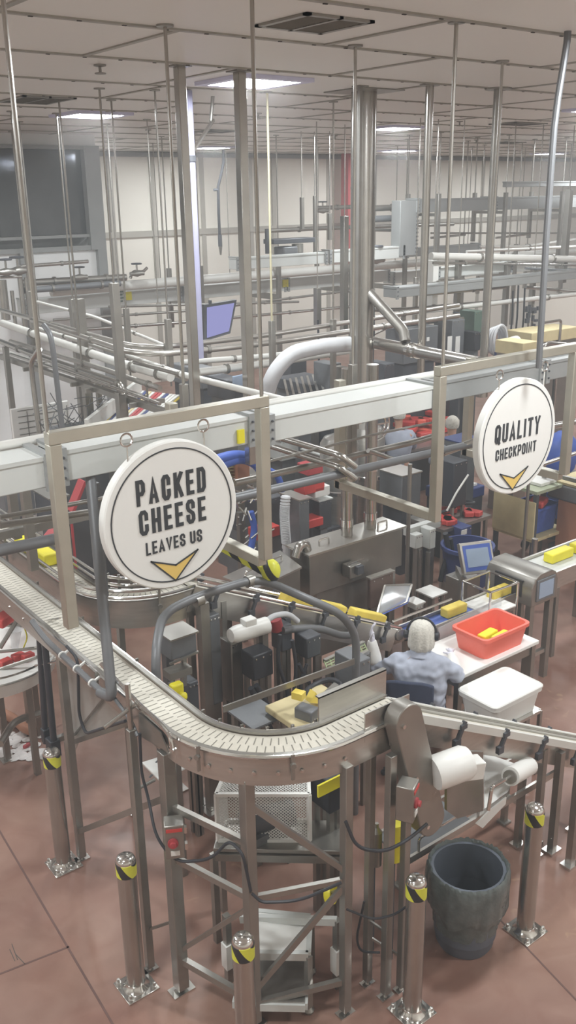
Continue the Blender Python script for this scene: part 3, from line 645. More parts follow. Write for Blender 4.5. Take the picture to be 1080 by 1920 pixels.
def sign(label, cx, cz, R, words, arrow, hooks):
    t = T('round_sign', label, 'sign', (cx, FY, cz-R))
    yf = FY-.035
    MB().lathe([(R-.008, -.035), (R, -.027), (R, .027), (R-.008, .035)], (cx, FY, cz), 72, axis=(0, -1, 0)).make('disc', SIGN, t, smooth=30)
    m = MB(); n = 72; r0, r1 = R*.893, R*.910
    for k in range(n):
        a, b = 2*PI*k/n, 2*PI*(k+1)/n
        m.prism([(cx+r*math.cos(q), yf, cz+r*math.sin(q)) for r, q in ((r0, a), (r0, b), (r1, b), (r1, a))], (0, -.003, 0))
    m.make('ring_line', INK, t, smooth=0)
    for text, tl, bl, tr, br, th in words:
        q = [P(*v, Y=yf) for v in (tl, bl, tr, br)]
        x0, x1 = (q[0].x+q[1].x)/2, (q[2].x+q[3].x)/2; z1, z0 = (q[0].z+q[2].z)/2, (q[1].z+q[3].z)/2
        mb = MB(); word(mb, text, x0, x1, z0, z1, th*(z1-z0), yf, -.003); mb.make('lettering', INK, t, smooth=0)
    q = [P(*v, Y=yf) for v in arrow]; c = sum(q, Vector())/4
    MB().prism(q, (0, -.004, 0)).make('arrow', AMBER, t, smooth=0)
    m = MB(); ribs = [(v.x, v.z) for v in q]
    for i in range(4): ribbon(m, [ribs[i], ribs[(i+1) % 4]], .009, yf-.003, -.003)
    m.make('arrow_outline', INK, t, smooth=0)
    for hx, hy in hooks:
        p = P(hx, hy, Y=FY); m = MB()
        m.tube([p+Vector((.036*math.cos(k*PI/8), 0, .036*math.sin(k*PI/8))) for k in range(17)], .006, 6, False)
        m.tube([p+Vector((0, 0, -.036)), (p.x, FY, cz+math.sqrt(max(.01, R*R-(p.x-cx)**2))-.01)], .005, 6)
        m.make('hook', CHROME, t)
sign('round white hanging sign reading PACKED CHEESE LEAVES US', 2.56, 2.842, .445,
     [('PACKED', (253,899), (256,948), (384,877), (386,923), .15), ('CHEESE', (259,957), (262,1003), (385,932), (386,977), .15), ('LEAVES US', (272,1018), (275,1042), (378,992), (379,1014), .15)],
     [(283,1053), (329,1059), (370,1030), (329,1088)], [(237, 825), (381, 798)])
sign('round white hanging sign reading QUALITY CHECKPOINT', 5.655, 2.79, .455,
     [('QUALITY', (928,798), (928,832), (1014,779), (1010,814), .155), ('CHECKPOINT', (929,844), (929,864), (1005,826), (1004,846), .15)],
     [(937,889), (963,896), (989,874), (960,918)], [(937, 703), (1022, 687)])

# ------------------------------------------------------------------ bollards
def bollard(x, y, label):
    t = T('bollard', label, 'bollard', (x, y, 0), 'steel bollards'); r = .057; h = .97
    MB().tube([(x, y, .012), (x, y, h-.12)], r, 28).make('post', TUBE, t)
    MB().lathe([(r+.001, h-.12), (r+.0035, h-.118), (r+.0035, h-.03), (r+.001, h-.028)], (x, y, 0), 28).make('hazard_tape', TAPE, t)
    MB().lathe([(r, h-.04), (r+.002, h-.02), (r-.006, h-.003), (r-.02, h+.008), (0, h+.012)], (x, y, 0), 28).make('cap', CHROME, t)
    m = MB(); m.cbox((x, y, .006), (.21, .21, .012)); m.lathe([(.085, .012), (.066, .03), (.058, .05)], (x, y, 0), 24); m.make('base_plate', CHROME, t, bevel=.002)
    for a, b in ((-1, -1), (-1, 1), (1, -1), (1, 1)):
        MB().lathe([(.018, 0), (.018, .012), (.010, .013), (.010, .034), (0, .036)], (x+a*.08, y+b*.08, .012), 8).make('anchor_bolt', STEEL, t)
    return t
_p = P(120, 1622, 0); b0 = bollard(_p.x, _p.y, 'steel bollard standing alone at the outer side, under the large stainless guard panel')
for px, py, l in ((256, 1850, 'steel bollard beside the two legs carrying the red switch box'), (772, 1897, 'steel bollard in front of the black rubbish bin'), (984, 1745, 'steel bollard standing clear on open floor beyond the bin')):
    p = P(px, py, 0); copy_thing(b0, (p.x, p.y, 0), l)
p = P(455, 1757, .97); copy_thing(b0, (p.x, p.y, 0), 'steel bollard closest to the viewer, cut by the bottom edge before the conveyor curve')

# ------------------------------------------------------------------ front conveyor: long straight run, curve, drive end
BZ = 1.85
def belt_run(t, path, w, zb=0, step=.05, rail=None, panel=.17, inner=True, outer=True, brk=14, obrk=6):
    """path runs so that +sideways is its left; rail: (left rail height, right rail height)."""
    m = MB(); m.sweep(path, [(-w/2, zb-.012), (w/2, zb-.012), (w/2, zb), (-w/2, zb)])
    # slat gaps across the belt, kept with the belt's own mesh
    m.mat(1); pts = [Vector(p) for p in path]; acc = 0
    for i in range(len(pts)-1):
        d = pts[i+1]-pts[i]; L = d.length
        if L < 1e-6: continue
        q = step-acc
        while q < L:
            c = pts[i] + d*(q/L); hd = Vector((d.x, d.y, 0)).normalized(); l = Vector((-hd.y, hd.x, 0))
            n = l.cross(hd)
            a, b = c - l*w*.42 + Vector((0, 0, zb+.001)), c - l*w*.02 + Vector((0, 0, zb+.001))
            m.add([a, b, b+hd*.006, a+hd*.006], [(0, 1, 2, 3)])
            a2, b2 = a + l*w*.46 + hd*step*.5, b + l*w*.42 + hd*step*.5
            m.add([a2, b2, b2+hd*.006, a2+hd*.006], [(0, 1, 2, 3)])
            q += step
        acc = (acc+L) % step
    m.make('belt', [BELT, GAP], t)
    for s, on in ((1, inner), (-1, outer)):
        if not on: continue
        e = s*(w/2+.012)
        MB().sweep(path, [(e-.004, zb-panel), (e+.004, zb-panel), (e+.004, zb+.012), (e-.004, zb+.012)]).make('side_panel', STEEL, t)
        MB().sweep(path, [(e-.012, zb+.010), (e+.012, zb+.010), (e+.012, zb+.022), (e-.012, zb+.022)]).make('wear_strip', STEELD, t)
        if rail:
            for h in rail:
                o = s*(w/2+.03)
                MB().sweep(path, [(o+.009*math.cos(k*PI/3), zb+h+.012*math.sin(k*PI/3)) for k in range(6)]).make('guide_rail', CHROME, t)
            for i in range(2, len(pts)-1, max(1, len(pts)//(brk if s > 0 else obrk))):
                m = MB(); d = pts[i+1]-pts[i-1]; d.z = 0; d.normalize(); l = Vector((-d.y, d.x, 0)); c = pts[i]+l*(s*(w/2+.045))
                m.bar(c+Vector((0, 0, zb-.12)), c+Vector((0, 0, zb+max(rail)+.02)), .018, .01); m.lathe([(.016, 0), (.016, .02)], c+Vector((0, 0, zb-.03)), 8, axis=l*s)
                m.make('rail_bracket', STEELD, t)
C1 = [(2.31, 10.6-.25*k, BZ) if k < 1 else (2.31-.08*(k/26), 10.6-.258*k, BZ) for k in range(27)]
C1 += arc((2.84, 3.892), .61, 180, 270, 16, BZ)[1:] + [(2.95, 3.282, BZ), (3.1, 3.282, BZ), (3.28, 3.282, BZ)]
t = T('belt_conveyor', 'stainless conveyor with an off-white belt, curving right before the viewer', 'conveyor', (2.84, 3.6, 0))
belt_run(t, C1, .185, 0, .045, (.012,))
# raised plates at the drive end
MB().box((2.93, 3.172, 1.80), (3.26, 3.18, 1.975)).make('outer_plate', STEEL, t)
MB().box((2.80, 3.40, 1.86), (3.30, 3.41, 2.02)).make('inner_plate', STEEL, t)
MB().box((2.80, 3.40, 2.012), (3.30, 3.43, 2.022)).make('plate_flange', STEELD, t)
m = MB()
for k in range(26): y = 10.3-.258*k; x = 2.31-.08*((10.6-y)/6.7); m.lathe([(.010, 0), (.010, .006), (0, .008)], (x-.109, y, BZ-.09), 8, axis=(-1, 0, 0))
for k in range(9):
    a = math.radians(186+10*k); m.lathe([(.011, 0), (.011, .007), (0, .009)], (2.84+.722*math.cos(a), 3.892+.722*math.sin(a), BZ-.09), 8, axis=(math.cos(a), math.sin(a), 0))
m.make('bolts', CHROME, t)
# legs and braces
A, B, Cc = (2.13, 3.92), (2.335, 3.44), (2.80, 3.17)
def leg(x, y, zt, w, foot=True, lab=None):
    o = MB().box((x-w, y-w, .03), (x+w, y+w, zt)).make('leg', STEELD, t, bevel=.004)
    if foot: MB().box((x-w*2, y-w*1.2, 0), (x+w*2, y+w*1.2, .012)).tube([(x, y, .01), (x, y, .05)], .014, 8).make('foot', CHROME, o)
leg(*A, 1.70, .037); leg(*B, 1.70, .032); leg(*Cc, 1.72, .027); leg(2.06, 4.18, 1.74, .024); leg(2.18, 5.39, 1.72, .027)
leg(3.05, 3.25, 1.72, .022); leg(3.07, 3.11, 1.70, .024); leg(3.18, 3.09, 1.70, .022)
def brace(p, a, q, b, w=.022): MB().bar((p[0], p[1], HZ(*p, *a)), (q[0], q[1], HZ(*q, *b)), w, w*1.3).make('brace', STEELD, t)
brace(A, (323,1509), B, (460,1582), .03); brace(A, (330,1606), B, (466,1684), .03); brace(A, (338,1797), B, (470,1878), .034); brace(A, (342,1783), B, (470,1700), .02)
brace(B, (478,1684), Cc, (640,1649), .026); brace(B, (467,1505), Cc, (645,1633), .026); brace(B, (478,1859), Cc, (645,1657), .026); brace(B, (478,1882), Cc, (640,1838), .03)
brace((2.18, 5.39), (153, 1558), A, (305, 1495), .03); brace((2.06, 4.18), (287, 1742), A, (325, 1726), .012)
brace((3.05, 3.25), (690, 1755), (3.18, 3.09), (755, 1795), .012); brace((3.05, 3.25), (690, 1725), (3.07, 3.11), (715, 1748), .012)
p0 = Vector((2.06, 4.18, HZ(2.06, 4.18, 262, 1350)))
MB().tube([p0+Vector((0, 0, -.05)), p0+Vector((0, 0, .24))], .016, 10).tube([p0+Vector((-.16, .0, .02)), p0+Vector((.06, 0, .1))], .013, 10).make('side_rail_stub', TUBE, t)
MB().tube(bend([P(190, 1245, X=2.115), P(262, 1322, X=2.10), P(300, 1357, X=2.09), P(319, 1380, X=2.08), P(323, 1402, X=2.08)], .05), .013, 10).make('curve_guard', CHROME, t)
MB().prism([P(262, 1335, X=2.115), P(302, 1372, X=2.10), P(318, 1410, X=2.10), P(262, 1378, X=2.115)], (-.008, 0, 0)).make('guard_plate', STEELD, t)

# switch boxes on the legs
def switch_box(c, label, ang=0):
    t = T('switch_box', label, 'switch box', c); c = Vector(c)
    MB().cbox(c+Vector((0, 0, .11)), (.11, .10, .22), ang).make('housing', STEELD, t, bevel=.006)
    R3 = Matrix.Rotation(ang, 3, 'Z')
    MB().cbox(c+R3 @ Vector((0, -.052, .19)), (.09, .004, .02), ang).make('red_label', RED, t)
    MB().cbox(c+R3 @ Vector((0, -.052, .04)), (.05, .004, .03), ang).make('white_label', WHITE, t)
    MB().lathe([(.03, 0), (.03, .012), (.018, .014), (.018, .03), (0, .032)], c+R3 @ Vector((-.01, -.05, .11)), 14, axis=R3 @ Vector((0, -1, 0))).make('switch_knob', PINKR, t)
    m = MB()
    for z in (.06, .17): m.cbox(c+R3 @ Vector((.06, -.02, z)), (.02, .03, .04), ang)
    m.make('latch', CHROME, t)
switch_box((A[0]-.035, A[1]-.10, HZ(A[0], A[1], 318, 1578)), 'steel isolator box with red knob on the double leg by the bollard', -.5)
switch_box((3.09, 3.0, HZ(3.12, 3.03, 740, 1520)), 'steel isolator box with red knob on the legs beside the drive cover', .5)
# power cables looping between the legs
S(MB().tube(bend([P(262, 1375, Y=4.1), P(265, 1450, Y=4.1), P(278, 1495, Y=4.05), P(292, 1570, Y=3.9), P(330, 1617, Y=3.8), P(395, 1612, Y=3.6), P(430, 1575, Y=3.52), P(455, 1600, Y=3.42), P(470, 1670, Y=3.40)], .2, 6), .009, 8), 'power_cable', BLACK, 'black cable looping from the isolator box past the middle conveyor leg', 'cable')
S(MB().tube(bend([P(472, 1675, Y=3.40), P(490, 1692, Y=3.35), P(560, 1690, Y=3.2), P(640, 1655, Y=3.13)], .2, 6), .009, 8), 'power_cable', BLACK, 'black cable sagging under the brace right of the middle leg', 'cable')
S(MB().tube(bend([P(648, 1540, Y=3.13), P(668, 1590, Y=3.08), P(720, 1598, Y=3.0), P(765, 1575, Y=3.0), P(800, 1545, Y=3.03)], .25, 6), .010, 8), 'power_cable', BLACK, 'black cable sagging from the leg to the drive cover', 'cable')
S(MB().tube(bend([P(650, 1705, Y=3.12), P(700, 1725, Y=3.05), P(740, 1715, Y=3.0), P(762, 1700, Y=3.0)], .25, 6), .007, 8), 'power_cable', BLACK, 'thin black cable low between the legs by the bin', 'cable')
S(MB().tube(bend([P(683, 1690, Y=3.2), P(668, 1760, Y=3.2), P(676, 1785, Y=3.2), P(712, 1786, Y=3.1)], .25, 6), .007, 8), 'power_cable', BLACK, 'thin black cable hanging lowest by the slender leg', 'cable')

# drive cover and motor at the end of the front conveyor
t = T('drive_unit', 'slanting stainless chain cover with a white shrouded motor', 'drive unit', (3.5, 3.08, .9))
a, b = P(768, 1352, Y=3.06), P(812, 1540, Y=3.06)
d = (b-a).normalized(); n = Vector((0, 1, 0)).cross(d).normalized(); r = .098; q = []
for k in range(13): an = PI*k/12; q.append(a + n*r*math.cos(an) - d*r*math.sin(an))
for k in range(13): an = PI*k/12; q.append(b - n*r*math.cos(an) + d*r*math.sin(an))
MB().prism(q, (0, .10, 0)).make('chain_cover', STEELD, t, bevel=.006, smooth=25)
m = MB()
for v in (a, b, a.lerp(b, .5)): m.lathe([(.012, 0), (.012, .012), (0, .013)], v+n*.05, 8, axis=(0, -1, 0))
m.make('cover_screws', CHROME, t)
p = P(842, 1440, Y=3.02)
MB().lathe([(.095, -.10), (.10, -.08), (.10, .10), (.085, .13), (.03, .14), (0, .14)], p, 20, axis=(.85, -.25, .1)).make('motor_shroud', WHITE, t)
MB().cbox(p+Vector((.16, -.03, -.05)), (.12, .10, .11), -.3, 0, .12).make('terminal_box', WHITE, t, bevel=.006)
MB().prism([P(838, 1425, Y=3.12), P(858, 1408, Y=3.14), P(906, 1410, Y=3.14), P(906, 1520, Y=3.14), P(858, 1535, Y=3.14), P(838, 1520, Y=3.12)], (0, .02, 0)).make('mount_plate', STEELD, t)
S(MB().prism([P(800, 1440, Y=3.3), P(905, 1403, Y=3.5), P(885, 1402, Y=3.56), P(780, 1438, Y=3.36)], (0, 0, -.012)), 'chute_lip', STEEL, 'thin bent steel lip above the white motor', 'chute')
t = T('discharge_chute', 'white plastic chute plate under the sloping conveyor beside the roller', 'chute', P(930, 1500, Y=3.3))
MB().prism([P(908, 1411, Y=3.62), P(978, 1436, Y=3.62), P(952, 1485, Y=3.25), P(909, 1516, Y=3.18)], (0, .008, -.008)).make('plate', WHITE, t)
MB().prism([P(950, 1495, Y=3.36), P(948, 1508, Y=3.36), P(905, 1553, Y=3.36), P(893, 1545, Y=3.36), P(918, 1520, Y=3.36)], (0, .01, 0)).make('lower_flap', WHITE, t)
t = T('film_roll', 'white roll on an axle over the low discharge table', 'roll', P(975, 1450, Y=3.2))
a, b = P(957, 1456, Y=3.2), P(992, 1436, Y=3.3)
MB().tube([a, b], .062, 20).make('roll_body', WHITE, t)
MB().tube([a-(b-a)*.05, a], .045, 16).make('core', STEELD, t)
MB().tube(bend([a+(b-a)*.2, a-(b-a)*.9, a-(b-a)*.9+Vector((-.02, 0, -.16))], .03), .012, 8).make('axle', CHROME, t)
# low discharge table
t = T('discharge_table', 'low level steel table running under the drive cover above the bin', 'table', (4.1, 3.5, 0))
a, b = P(766, 1612, Y=3.42), P(1052, 1438, Y=3.42); zt = (a.z+b.z)/2
MB().box((a.x, 3.42, zt-.05), (b.x, 3.44, zt)).make('front_rail', STEEL, t)
MB().box((a.x, 3.72, zt-.05), (b.x, 3.74, zt)).make('rear_rail', STEEL, t)
MB().box((a.x, 3.44, zt-.03), (a.x+.62, 3.72, zt-.015)).make('deck', MID, t)
for x, y in ((b.x-.22, 3.73), (b.x-.22, 3.43), (a.x+.25, 3.73)): MB().box((x-.02, y-.02, 0.02), (x+.02, y+.02, zt-.03)).box((x-.04, y-.04, 0), (x+.04, y+.04, .02)).make('leg', STEELD, t)
MB().bar((b.x-.22, 3.43, .25), (b.x-.22, 3.73, .25), .03).bar((a.x+.25, 3.73, .22), (b.x-.22, 3.73, .22), .03).make('lower_rail', STEEL, t)
MB().tube(bend([(a.x+.1, 3.43, zt), (a.x+.1, 3.43, zt+.1), (b.x-.9, 3.43, zt+.1), (b.x-.9, 3.43, zt)], .03), .010, 8).make('guard_wire', CHROME, t)

# ------------------------------------------------------------------ second conveyor behind: straight run, curve, then a slope down to the packing table
C2 = [(2.66-.03*k/16, 10.6-.29*k, BZ) for k in range(17)] + arc((3.11, 5.96), .48, 180, 270, 12, BZ) + [(3.25, 5.48, BZ)]
t = T('belt_conveyor', 'second stainless conveyor with an off-white belt, curving behind the packed cheese sign', 'conveyor', (3.0, 5.7, 0))
belt_run(t, C2, .17, 0, .045, (.045, .10), panel=.2)
for x, y in ((2.56, 8.3), (2.72, 8.3), (2.75, 5.62), (3.2, 5.38), (2.56, 9.2)):
    o = MB().box((x-.022, y-.022, .02), (x+.022, y+.022, 1.7)).make('leg', STEELD, t)
    MB().box((x-.05, y-.04, 0), (x+.05, y+.04, .02)).make('foot', CHROME, o)
s0, s1 = Vector((3.25, 5.46, BZ+.02)), Vector((5.18, 5.30, .97))
def slope_conveyor(t, p, q, w, rails, legs, z2=.14):
    d = (q-p).normalized(); l = Vector((-d.y, d.x, 0)).normalized(); u = d.cross(l)*-1
    if u.z < 0: u = -u
    MB().bar(p, q, w, .02).make('belt', BELT, t)
    for s in (1, -1):
        MB().bar(p+l*s*(w/2+.01)-u*z2*.4, q+l*s*(w/2+.01)-u*z2*.4, .01, z2, up=u).make('side_panel', STEEL, t)
        for h in rails: MB().tube([p+l*s*(w/2+.03)+u*h, q+l*s*(w/2+.03)+u*h], .016, 10).make('guide_rail', CHROME, t)
        for k in range(6):
            m = MB(); c = p.lerp(q, (k+.5)/6)+l*s*(w/2+.055); m.bar(c-u*.1, c+u*(max(rails)+.03), .025, .02).cbox(c+u*.03, (.05, .03, .03)).cbox(c-u*.08, (.05, .03, .05))
            m.make('rail_clamp', DARK, t)
    for f, s, z0 in legs:
        c = p.lerp(q, f)+l*s*(w/2); o = MB().box((c.x-.022, c.y-.022, .02), (c.x+.022, c.y+.022, c.z-.05)).make('leg', STEELD, t)
        MB().box((c.x-.05, c.y-.04, 0), (c.x+.05, c.y+.04, .02)).make('foot', CHROME, o)
t = T('incline_conveyor', 'sloping conveyor carrying yellow cheese loaves from the packing table up to the curve', 'conveyor', (4.2, 5.45, 0))
slope_conveyor(t, s0, s1, .17, (.05,), ((.12, 1, 0), (.12, -1, 0), (.9, 1, 0)), .2)
MB().lathe([(.05, -.11), (.06, -.10), (.06, .10), (.05, .11)], s1+Vector((.02, 0, -.03)), 16, axis=(0, 1, 0)).make('end_roller', STEELD, t)
for k, (f, l, ln) in enumerate(((.50, 'uppermost long cheese loaf riding up the sloping conveyor', .30), (.685, 'second long cheese loaf on the sloping conveyor', .24), (.875, 'lowest long cheese loaf on the sloping conveyor behind the worker', .38))):
    c = s0.lerp(s1, f); d = (s1-s0).normalized(); m = MB().bar(c-d*ln/2+Vector((0, .02, .065)), c+d*ln/2+Vector((0, .02, .065)), .10, .09)
    S(m, 'cheese_loaf', YELLOW, l, 'cheese', 'wrapped cheese loaves', bevel=.012)
p = P(58, 1045, Y=7.0); p = Vector((2.62, 7.05, BZ+.05)); S(MB().box((2.58, 6.5, BZ+.002), (2.70, 7.12, BZ+.10)), 'cheese_loaf', YELS, 'long bright yellow cheese loaf on the far straight belt behind the sign frame', 'cheese', 'wrapped cheese loaves', bevel=.012)
# right conveyor sloping down out of the front curve
t = T('incline_conveyor', 'sloping conveyor rising from the near edge side to the front curve, with twin white rails', 'conveyor', (4.3, 3.35, 0))
q0, q1 = Vector((3.20, 3.42, 1.795)), Vector((5.75, 3.42, .445))
slope_conveyor(t, q0, q1, .16, (.035,), ((.62, -1, 0), (.62, 1, 0), (.8, -1, 0)), .16)
for s in (1, -1):
    l = Vector((0, s*.115, 0)); MB().bar(q0+l+Vector((0, 0, .03)), q1+l+Vector((0, 0, .03)), .035, .05).make('white_rail', PIPEW, t)
for px, py, qx, qy, l in ((1043, 1443, 1034, 1595, 'slim steel leg at the right edge, left of the pair'), (1074, 1445, 1068, 1622, 'slim steel leg at the very right edge')):
    g = P(qx, qy, 0); tt = T('support_leg', l, 'leg', g); MB().box((g.x-.025, g.y-.025, .02), (g.x+.025, g.y+.025, HZ(g.x, g.y, px+1, 1408))).make('post', STEELD, tt); MB().box((g.x-.06, g.y-.045, 0), (g.x+.06, g.y+.045, .02)).make('foot', CHROME, tt)

# ------------------------------------------------------------------ guard panel and black tubes under the front conveyor
t = T('guard_panel', 'large stainless guard sheet under the long front conveyor', 'panel', (2.3, 5.2, 0))
xx_ = 2.36
MB().prism([P(x, y, X=xx_) for x, y in ((106, 1195), (180, 1255), (262, 1335), (258, 1350), (146, 1392), (134, 1420), (124, 1405))], (.012, 0, 0)).make('sheet', SHEET, t, smooth=0)
MB().bar(P(128, 1410, X=xx_-.02), P(106, 1200, X=xx_-.02), .03).bar(P(142, 1390, X=xx_-.02), P(252, 1352, X=xx_-.02), .035).bar(P(140, 1378, X=xx_-.02), P(196, 1308, X=xx_-.02), .014).make('edge_frame', STEELD, t)
g = P(128, 1410, X=xx_); MB().box((g.x-.02, g.y-.02, 0), (g.x+.02, g.y+.02, g.z+.1)).make('leg', STEELD, t)
m = MB()
for x, y in ((126, 1305), (130, 1333), (133, 1362)): m.lathe([(.012, 0), (.012, .008), (0, .01)], P(x, y, X=xx_-.03), 8, axis=(-1, 0, 0))
m.make('bolts', CHROME, t)
t = T('air_tube_pair', 'two glossy black upright tubes at the outer side of the guard sheet', 'tube', P(98, 1405, X=2.22))
for a, b in (((72, 1160), (86, 1392)), ((83, 1195), (101, 1390))): MB().tube([P(*a, X=2.2), P(*b, X=2.2)], .024, 12).make('tube', BLACKS, t)
c = P(100, 1400, X=2.2); MB().cbox(c, (.08, .10, .14)).cbox(c+Vector((0, .12, .04)), (.06, .06, .12)).make('end_block', BLACK, t, bevel=.008)
m = MB()
for y in (1165, 1210, 1245): a = P(66, y+3, X=2.2); b = P(112, y-6, X=2.2); m.tube([a, b], .008, 6)
m.make('tie_bars', CHROME, t)
MB().bar(c+Vector((0, 0, .05)), (xx_+.02, c.y, c.z+.05), .04).make('bracket', STEELD, t)
# conduit dropping from the near cable duct and running along the conveyor
t = T('cable_conduit', 'dark grey conduit hanging before the packed cheese sign and hooking along the conveyor side', 'conduit', (2.06, 4.3, 1.5))
cx, cy = 2.06, P(210, 1305, X=2.06).y
MB().tube(bend([P(168, 880, Y=4.92), P(210, 1308, X=2.06), P(197, 1306, X=2.06)+Vector((0, .06, 0))], .05), .032, 14).make('drop', PIPED, t)
a, b = P(86, 1200, X=2.06), P(197, 1303, X=2.06)
MB().tube(bend([P(60, 1165, X=2.06), a, b], .1), .020, 10).make('run', PIPED, t)
m = MB()
for f in (.3, .55, .8): q = a.lerp(b, f); d = (b-a).normalized(); m.tube([q-d*.006, q+d*.006], .027, 10).bar(q, q+Vector((.06, 0, .03)), .012)
m.make('straps', WHITE, t)
S(MB().tube(bend([P(125, 1212, X=2.08), P(146, 1235, X=2.08), P(148, 1340, X=2.08), P(160, 1376, X=2.08), P(235, 1352, X=2.08)], .08), .010, 8), 'power_cable', BLACK, 'thin black cable looping over the large guard sheet', 'cable')
S(MB().tube(bend([P(215, 1310, X=2.08), P(245, 1350, X=2.08), P(258, 1380, X=2.08)], .05), .012, 8), 'power_cable', PIPED, 'short grey cable leaving the conduit hook', 'cable')
t = T('slotted_plate', 'white slotted plate bracketed to the double conveyor leg', 'plate', P(305, 1440, z=.85))
MB().prism([P(266, 1432, .85), P(330, 1412, .85), P(352, 1440, .85), P(300, 1466, .85)], (0, 0, .012)).make('plate', WHITE, t)
m = MB()
for x, y in ((295, 1427), (338, 1433), (283, 1455)): m.cbox(P(x, y, .864), (.035, .012, .004), .5)
m.make('slots', DARK, t)
MB().tube([P(262, 1477, .85), P(290, 1462, .85)], .012, 8).bar(P(318, 1430, .84), (2.13, 3.96, .84), .03).make('bracket', STEELD, t)

# ------------------------------------------------------------------ round accumulation table at the window side
t = T('rotary_table', 'round steel accumulation table with red packs at the window side edge', 'table', (2.28, 7.0, 0))
c = (2.22, 7.0, 0)
MB().lathe([(0, 1.0), (.55, 1.0), (.55, .985), (.52, .87), (0, .86)], c, 48).make('table_top', WHITE, t)
MB().lathe([(.56, .99), (.575, 1.0), (.56, 1.01), (.548, 1.0), (.56, .99)], c, 48).lathe([(.575, 1.06), (.587, 1.07), (.575, 1.08), (.563, 1.07), (.575, 1.06)], c, 48).make('guide_ring', CHROME, t)
for a in (20, 110, 200, 290, 335): x, y = c[0]+.42*math.cos(math.radians(a)), c[1]+.42*math.sin(math.radians(a)); MB().box((x-.025, y-.025, 0), (x+.025, y+.025, .87)).make('leg', STEELD, t)
MB().tube(bend([P(0, 1395, 0.5), P(28, 1350, .5), P(85, 1335, .5)], .2), .03, 10).make('lower_rail', STEELD, t)
for x, y, l in ((52, 1231, 'red cheese pack lying at the edge of the round table'), (34, 1231, 'red cheese pack lying second from the edge of the round table'), (10, 1242, 'red cheese pack at the frame edge of the round table')):
    p = P(x, y, 1.03); S(MB().cbox(p, (.10, .07, .055), .2), 'cheese_pack', RED, l, 'cheese pack', 'red packs on the round table', bevel=.008)
for x, y, z, l, rz in ((8, 1160, 1.25, 'large red pack on the frame above the round table', .6), (22, 1150, 1.2, 'red pack beside the large one above the round table', .9)):
    p = P(x, y, z); S(MB().cbox(p, (.22, .12, .08), rz), 'cheese_pack', RED, l, 'cheese pack', bevel=.012)
t = T('transfer_head', 'tangle of steel arms and cables above the round table', 'machine', P(40, 1180, X=2.35))
MB().tube([P(0, 1215, 1.1), P(40, 1150, 1.35)], .02, 8).tube([P(0, 1222, 1.1), P(70, 1215, 1.1)], .014, 8).tube([P(5, 1130, 1.5), P(48, 1160, 1.3), P(70, 1190, 1.2)], .03, 10).tube([P(0, 1255, 1.0), P(70, 1232, 1.1)], .016, 8).make('arms', STEELD, t)
MB().tube(bend([P(45, 1175, 1.3), P(52, 1195, 1.2), P(44, 1215, 1.1)], .05), .006, 6).tube(bend([P(62, 1170, 1.3), P(72, 1180, 1.25)], .05), .006, 6).make('yellow_cable', YELS, t)
MB().cbox(P(70, 1160, 1.35), (.12, .16, .2), .3).cbox(P(95, 1172, 1.4), (.16, .2, .14)).make('black_block', BLACK, t, bevel=.01)
MB().tube([P(28, 1215, 1.02), P(30, 1180, 1.2)], [.03, .05], 12).make('bottle', CLEAR, t)
for f in (0,): MB().box((2.6, 7.35, 0), (2.65, 7.4, 1.5)).make('stand', STEELD, t)
S(MB().tube(bend([P(0, 1335, .06), P(22, 1345, .06), P(50, 1368, .06), P(70, 1372, .06)], .2), .045, 12), 'washdown_hose', BROWN, 'thick brown hose lying on the floor below the round table', 'hose')
m = MB()
for k in range(60): p = P(random.uniform(-5, 80), random.uniform(1372, 1425), .0); m.ball(p+Vector((0, 0, .008)), (random.uniform(.02, .07), random.uniform(.02, .06), .012), 8, 4)
S(m, 'spilled_curds', mat('spilled white curd', '#e3dedb', 0, .6, .06, 20), 'white spill of crumbs on the floor below the round table', 'spill', kind='stuff') if False else tag(m.make('spilled_curds', mat('spilled white curd', '#e3dedb', 0, .6, .06, 20)), 'white spill of crumbs on the floor below the round table', 'spill', kind='stuff')
for x, y, l in ((50, 1398, 'red scrap lying in the white spill on the floor'), (84, 1372, 'small red scrap at the end of the white spill')):
    S(MB().cbox(P(x, y, .03), (.07, .03, .03), .4), 'red_scrap', PINKR, l, 'scrap', bevel=.006)
g = P(40, 1425, 0); tt = T('support_leg', 'dull steel leg at the window side edge beside the white spill', 'leg', P(15, 1425, 0))
p = P(15, 1425, 0); MB().box((p.x-.025, p.y-.025, 0), (p.x+.025, p.y+.025, HZ(p.x, p.y, -2, 1260))).make('post', STEELD, tt); MB().box((p.x-.06, p.y-.05, 0), (p.x+.06, p.y+.05, .015)).make('foot', CHROME, tt)

# ------------------------------------------------------------------ machines between the conveyors
def tall_post(px, py, tx, ty, w, label, m=STEELD):
    g = P(px, py, 0); t = T('machine_post', label, 'post', g)
    MB().box((g.x-w, g.y-w, .015), (g.x+w, g.y+w, HZ(g.x, g.y, tx, ty))).make('shaft', m, t, bevel=.004)
    MB().box((g.x-w*2.2, g.y-w*2.2, 0), (g.x+w*2.2, g.y+w*2.2, .015)).make('foot', CHROME, t)
tall_post(398, 1517, 378, 1128, .038, 'tall steel post in the middle of the front curve'); tall_post(374, 1503, 345, 1180, .024, 'shorter steel post carrying the grey control box')
tall_post(437, 1450, 413, 1128, .03, 'second tall steel post nearer the cheese incline'); tall_post(330, 1480, 303, 1180, .035, 'dull post behind the front conveyor at the foot of the pipe arch', PIPED)
t = T('pipe_arch', 'dark grey pipe arch spanning over the machines inside the front curve', 'pipe', P(480, 1300, 1.2))
L0 = P(290, 1225, 1.95); R0 = P(668, 1190, 1.55)
a1, a2, a3 = P(305, 1150, 2.05), P(485, 1083, 2.05), P(640, 1150, 1.78)
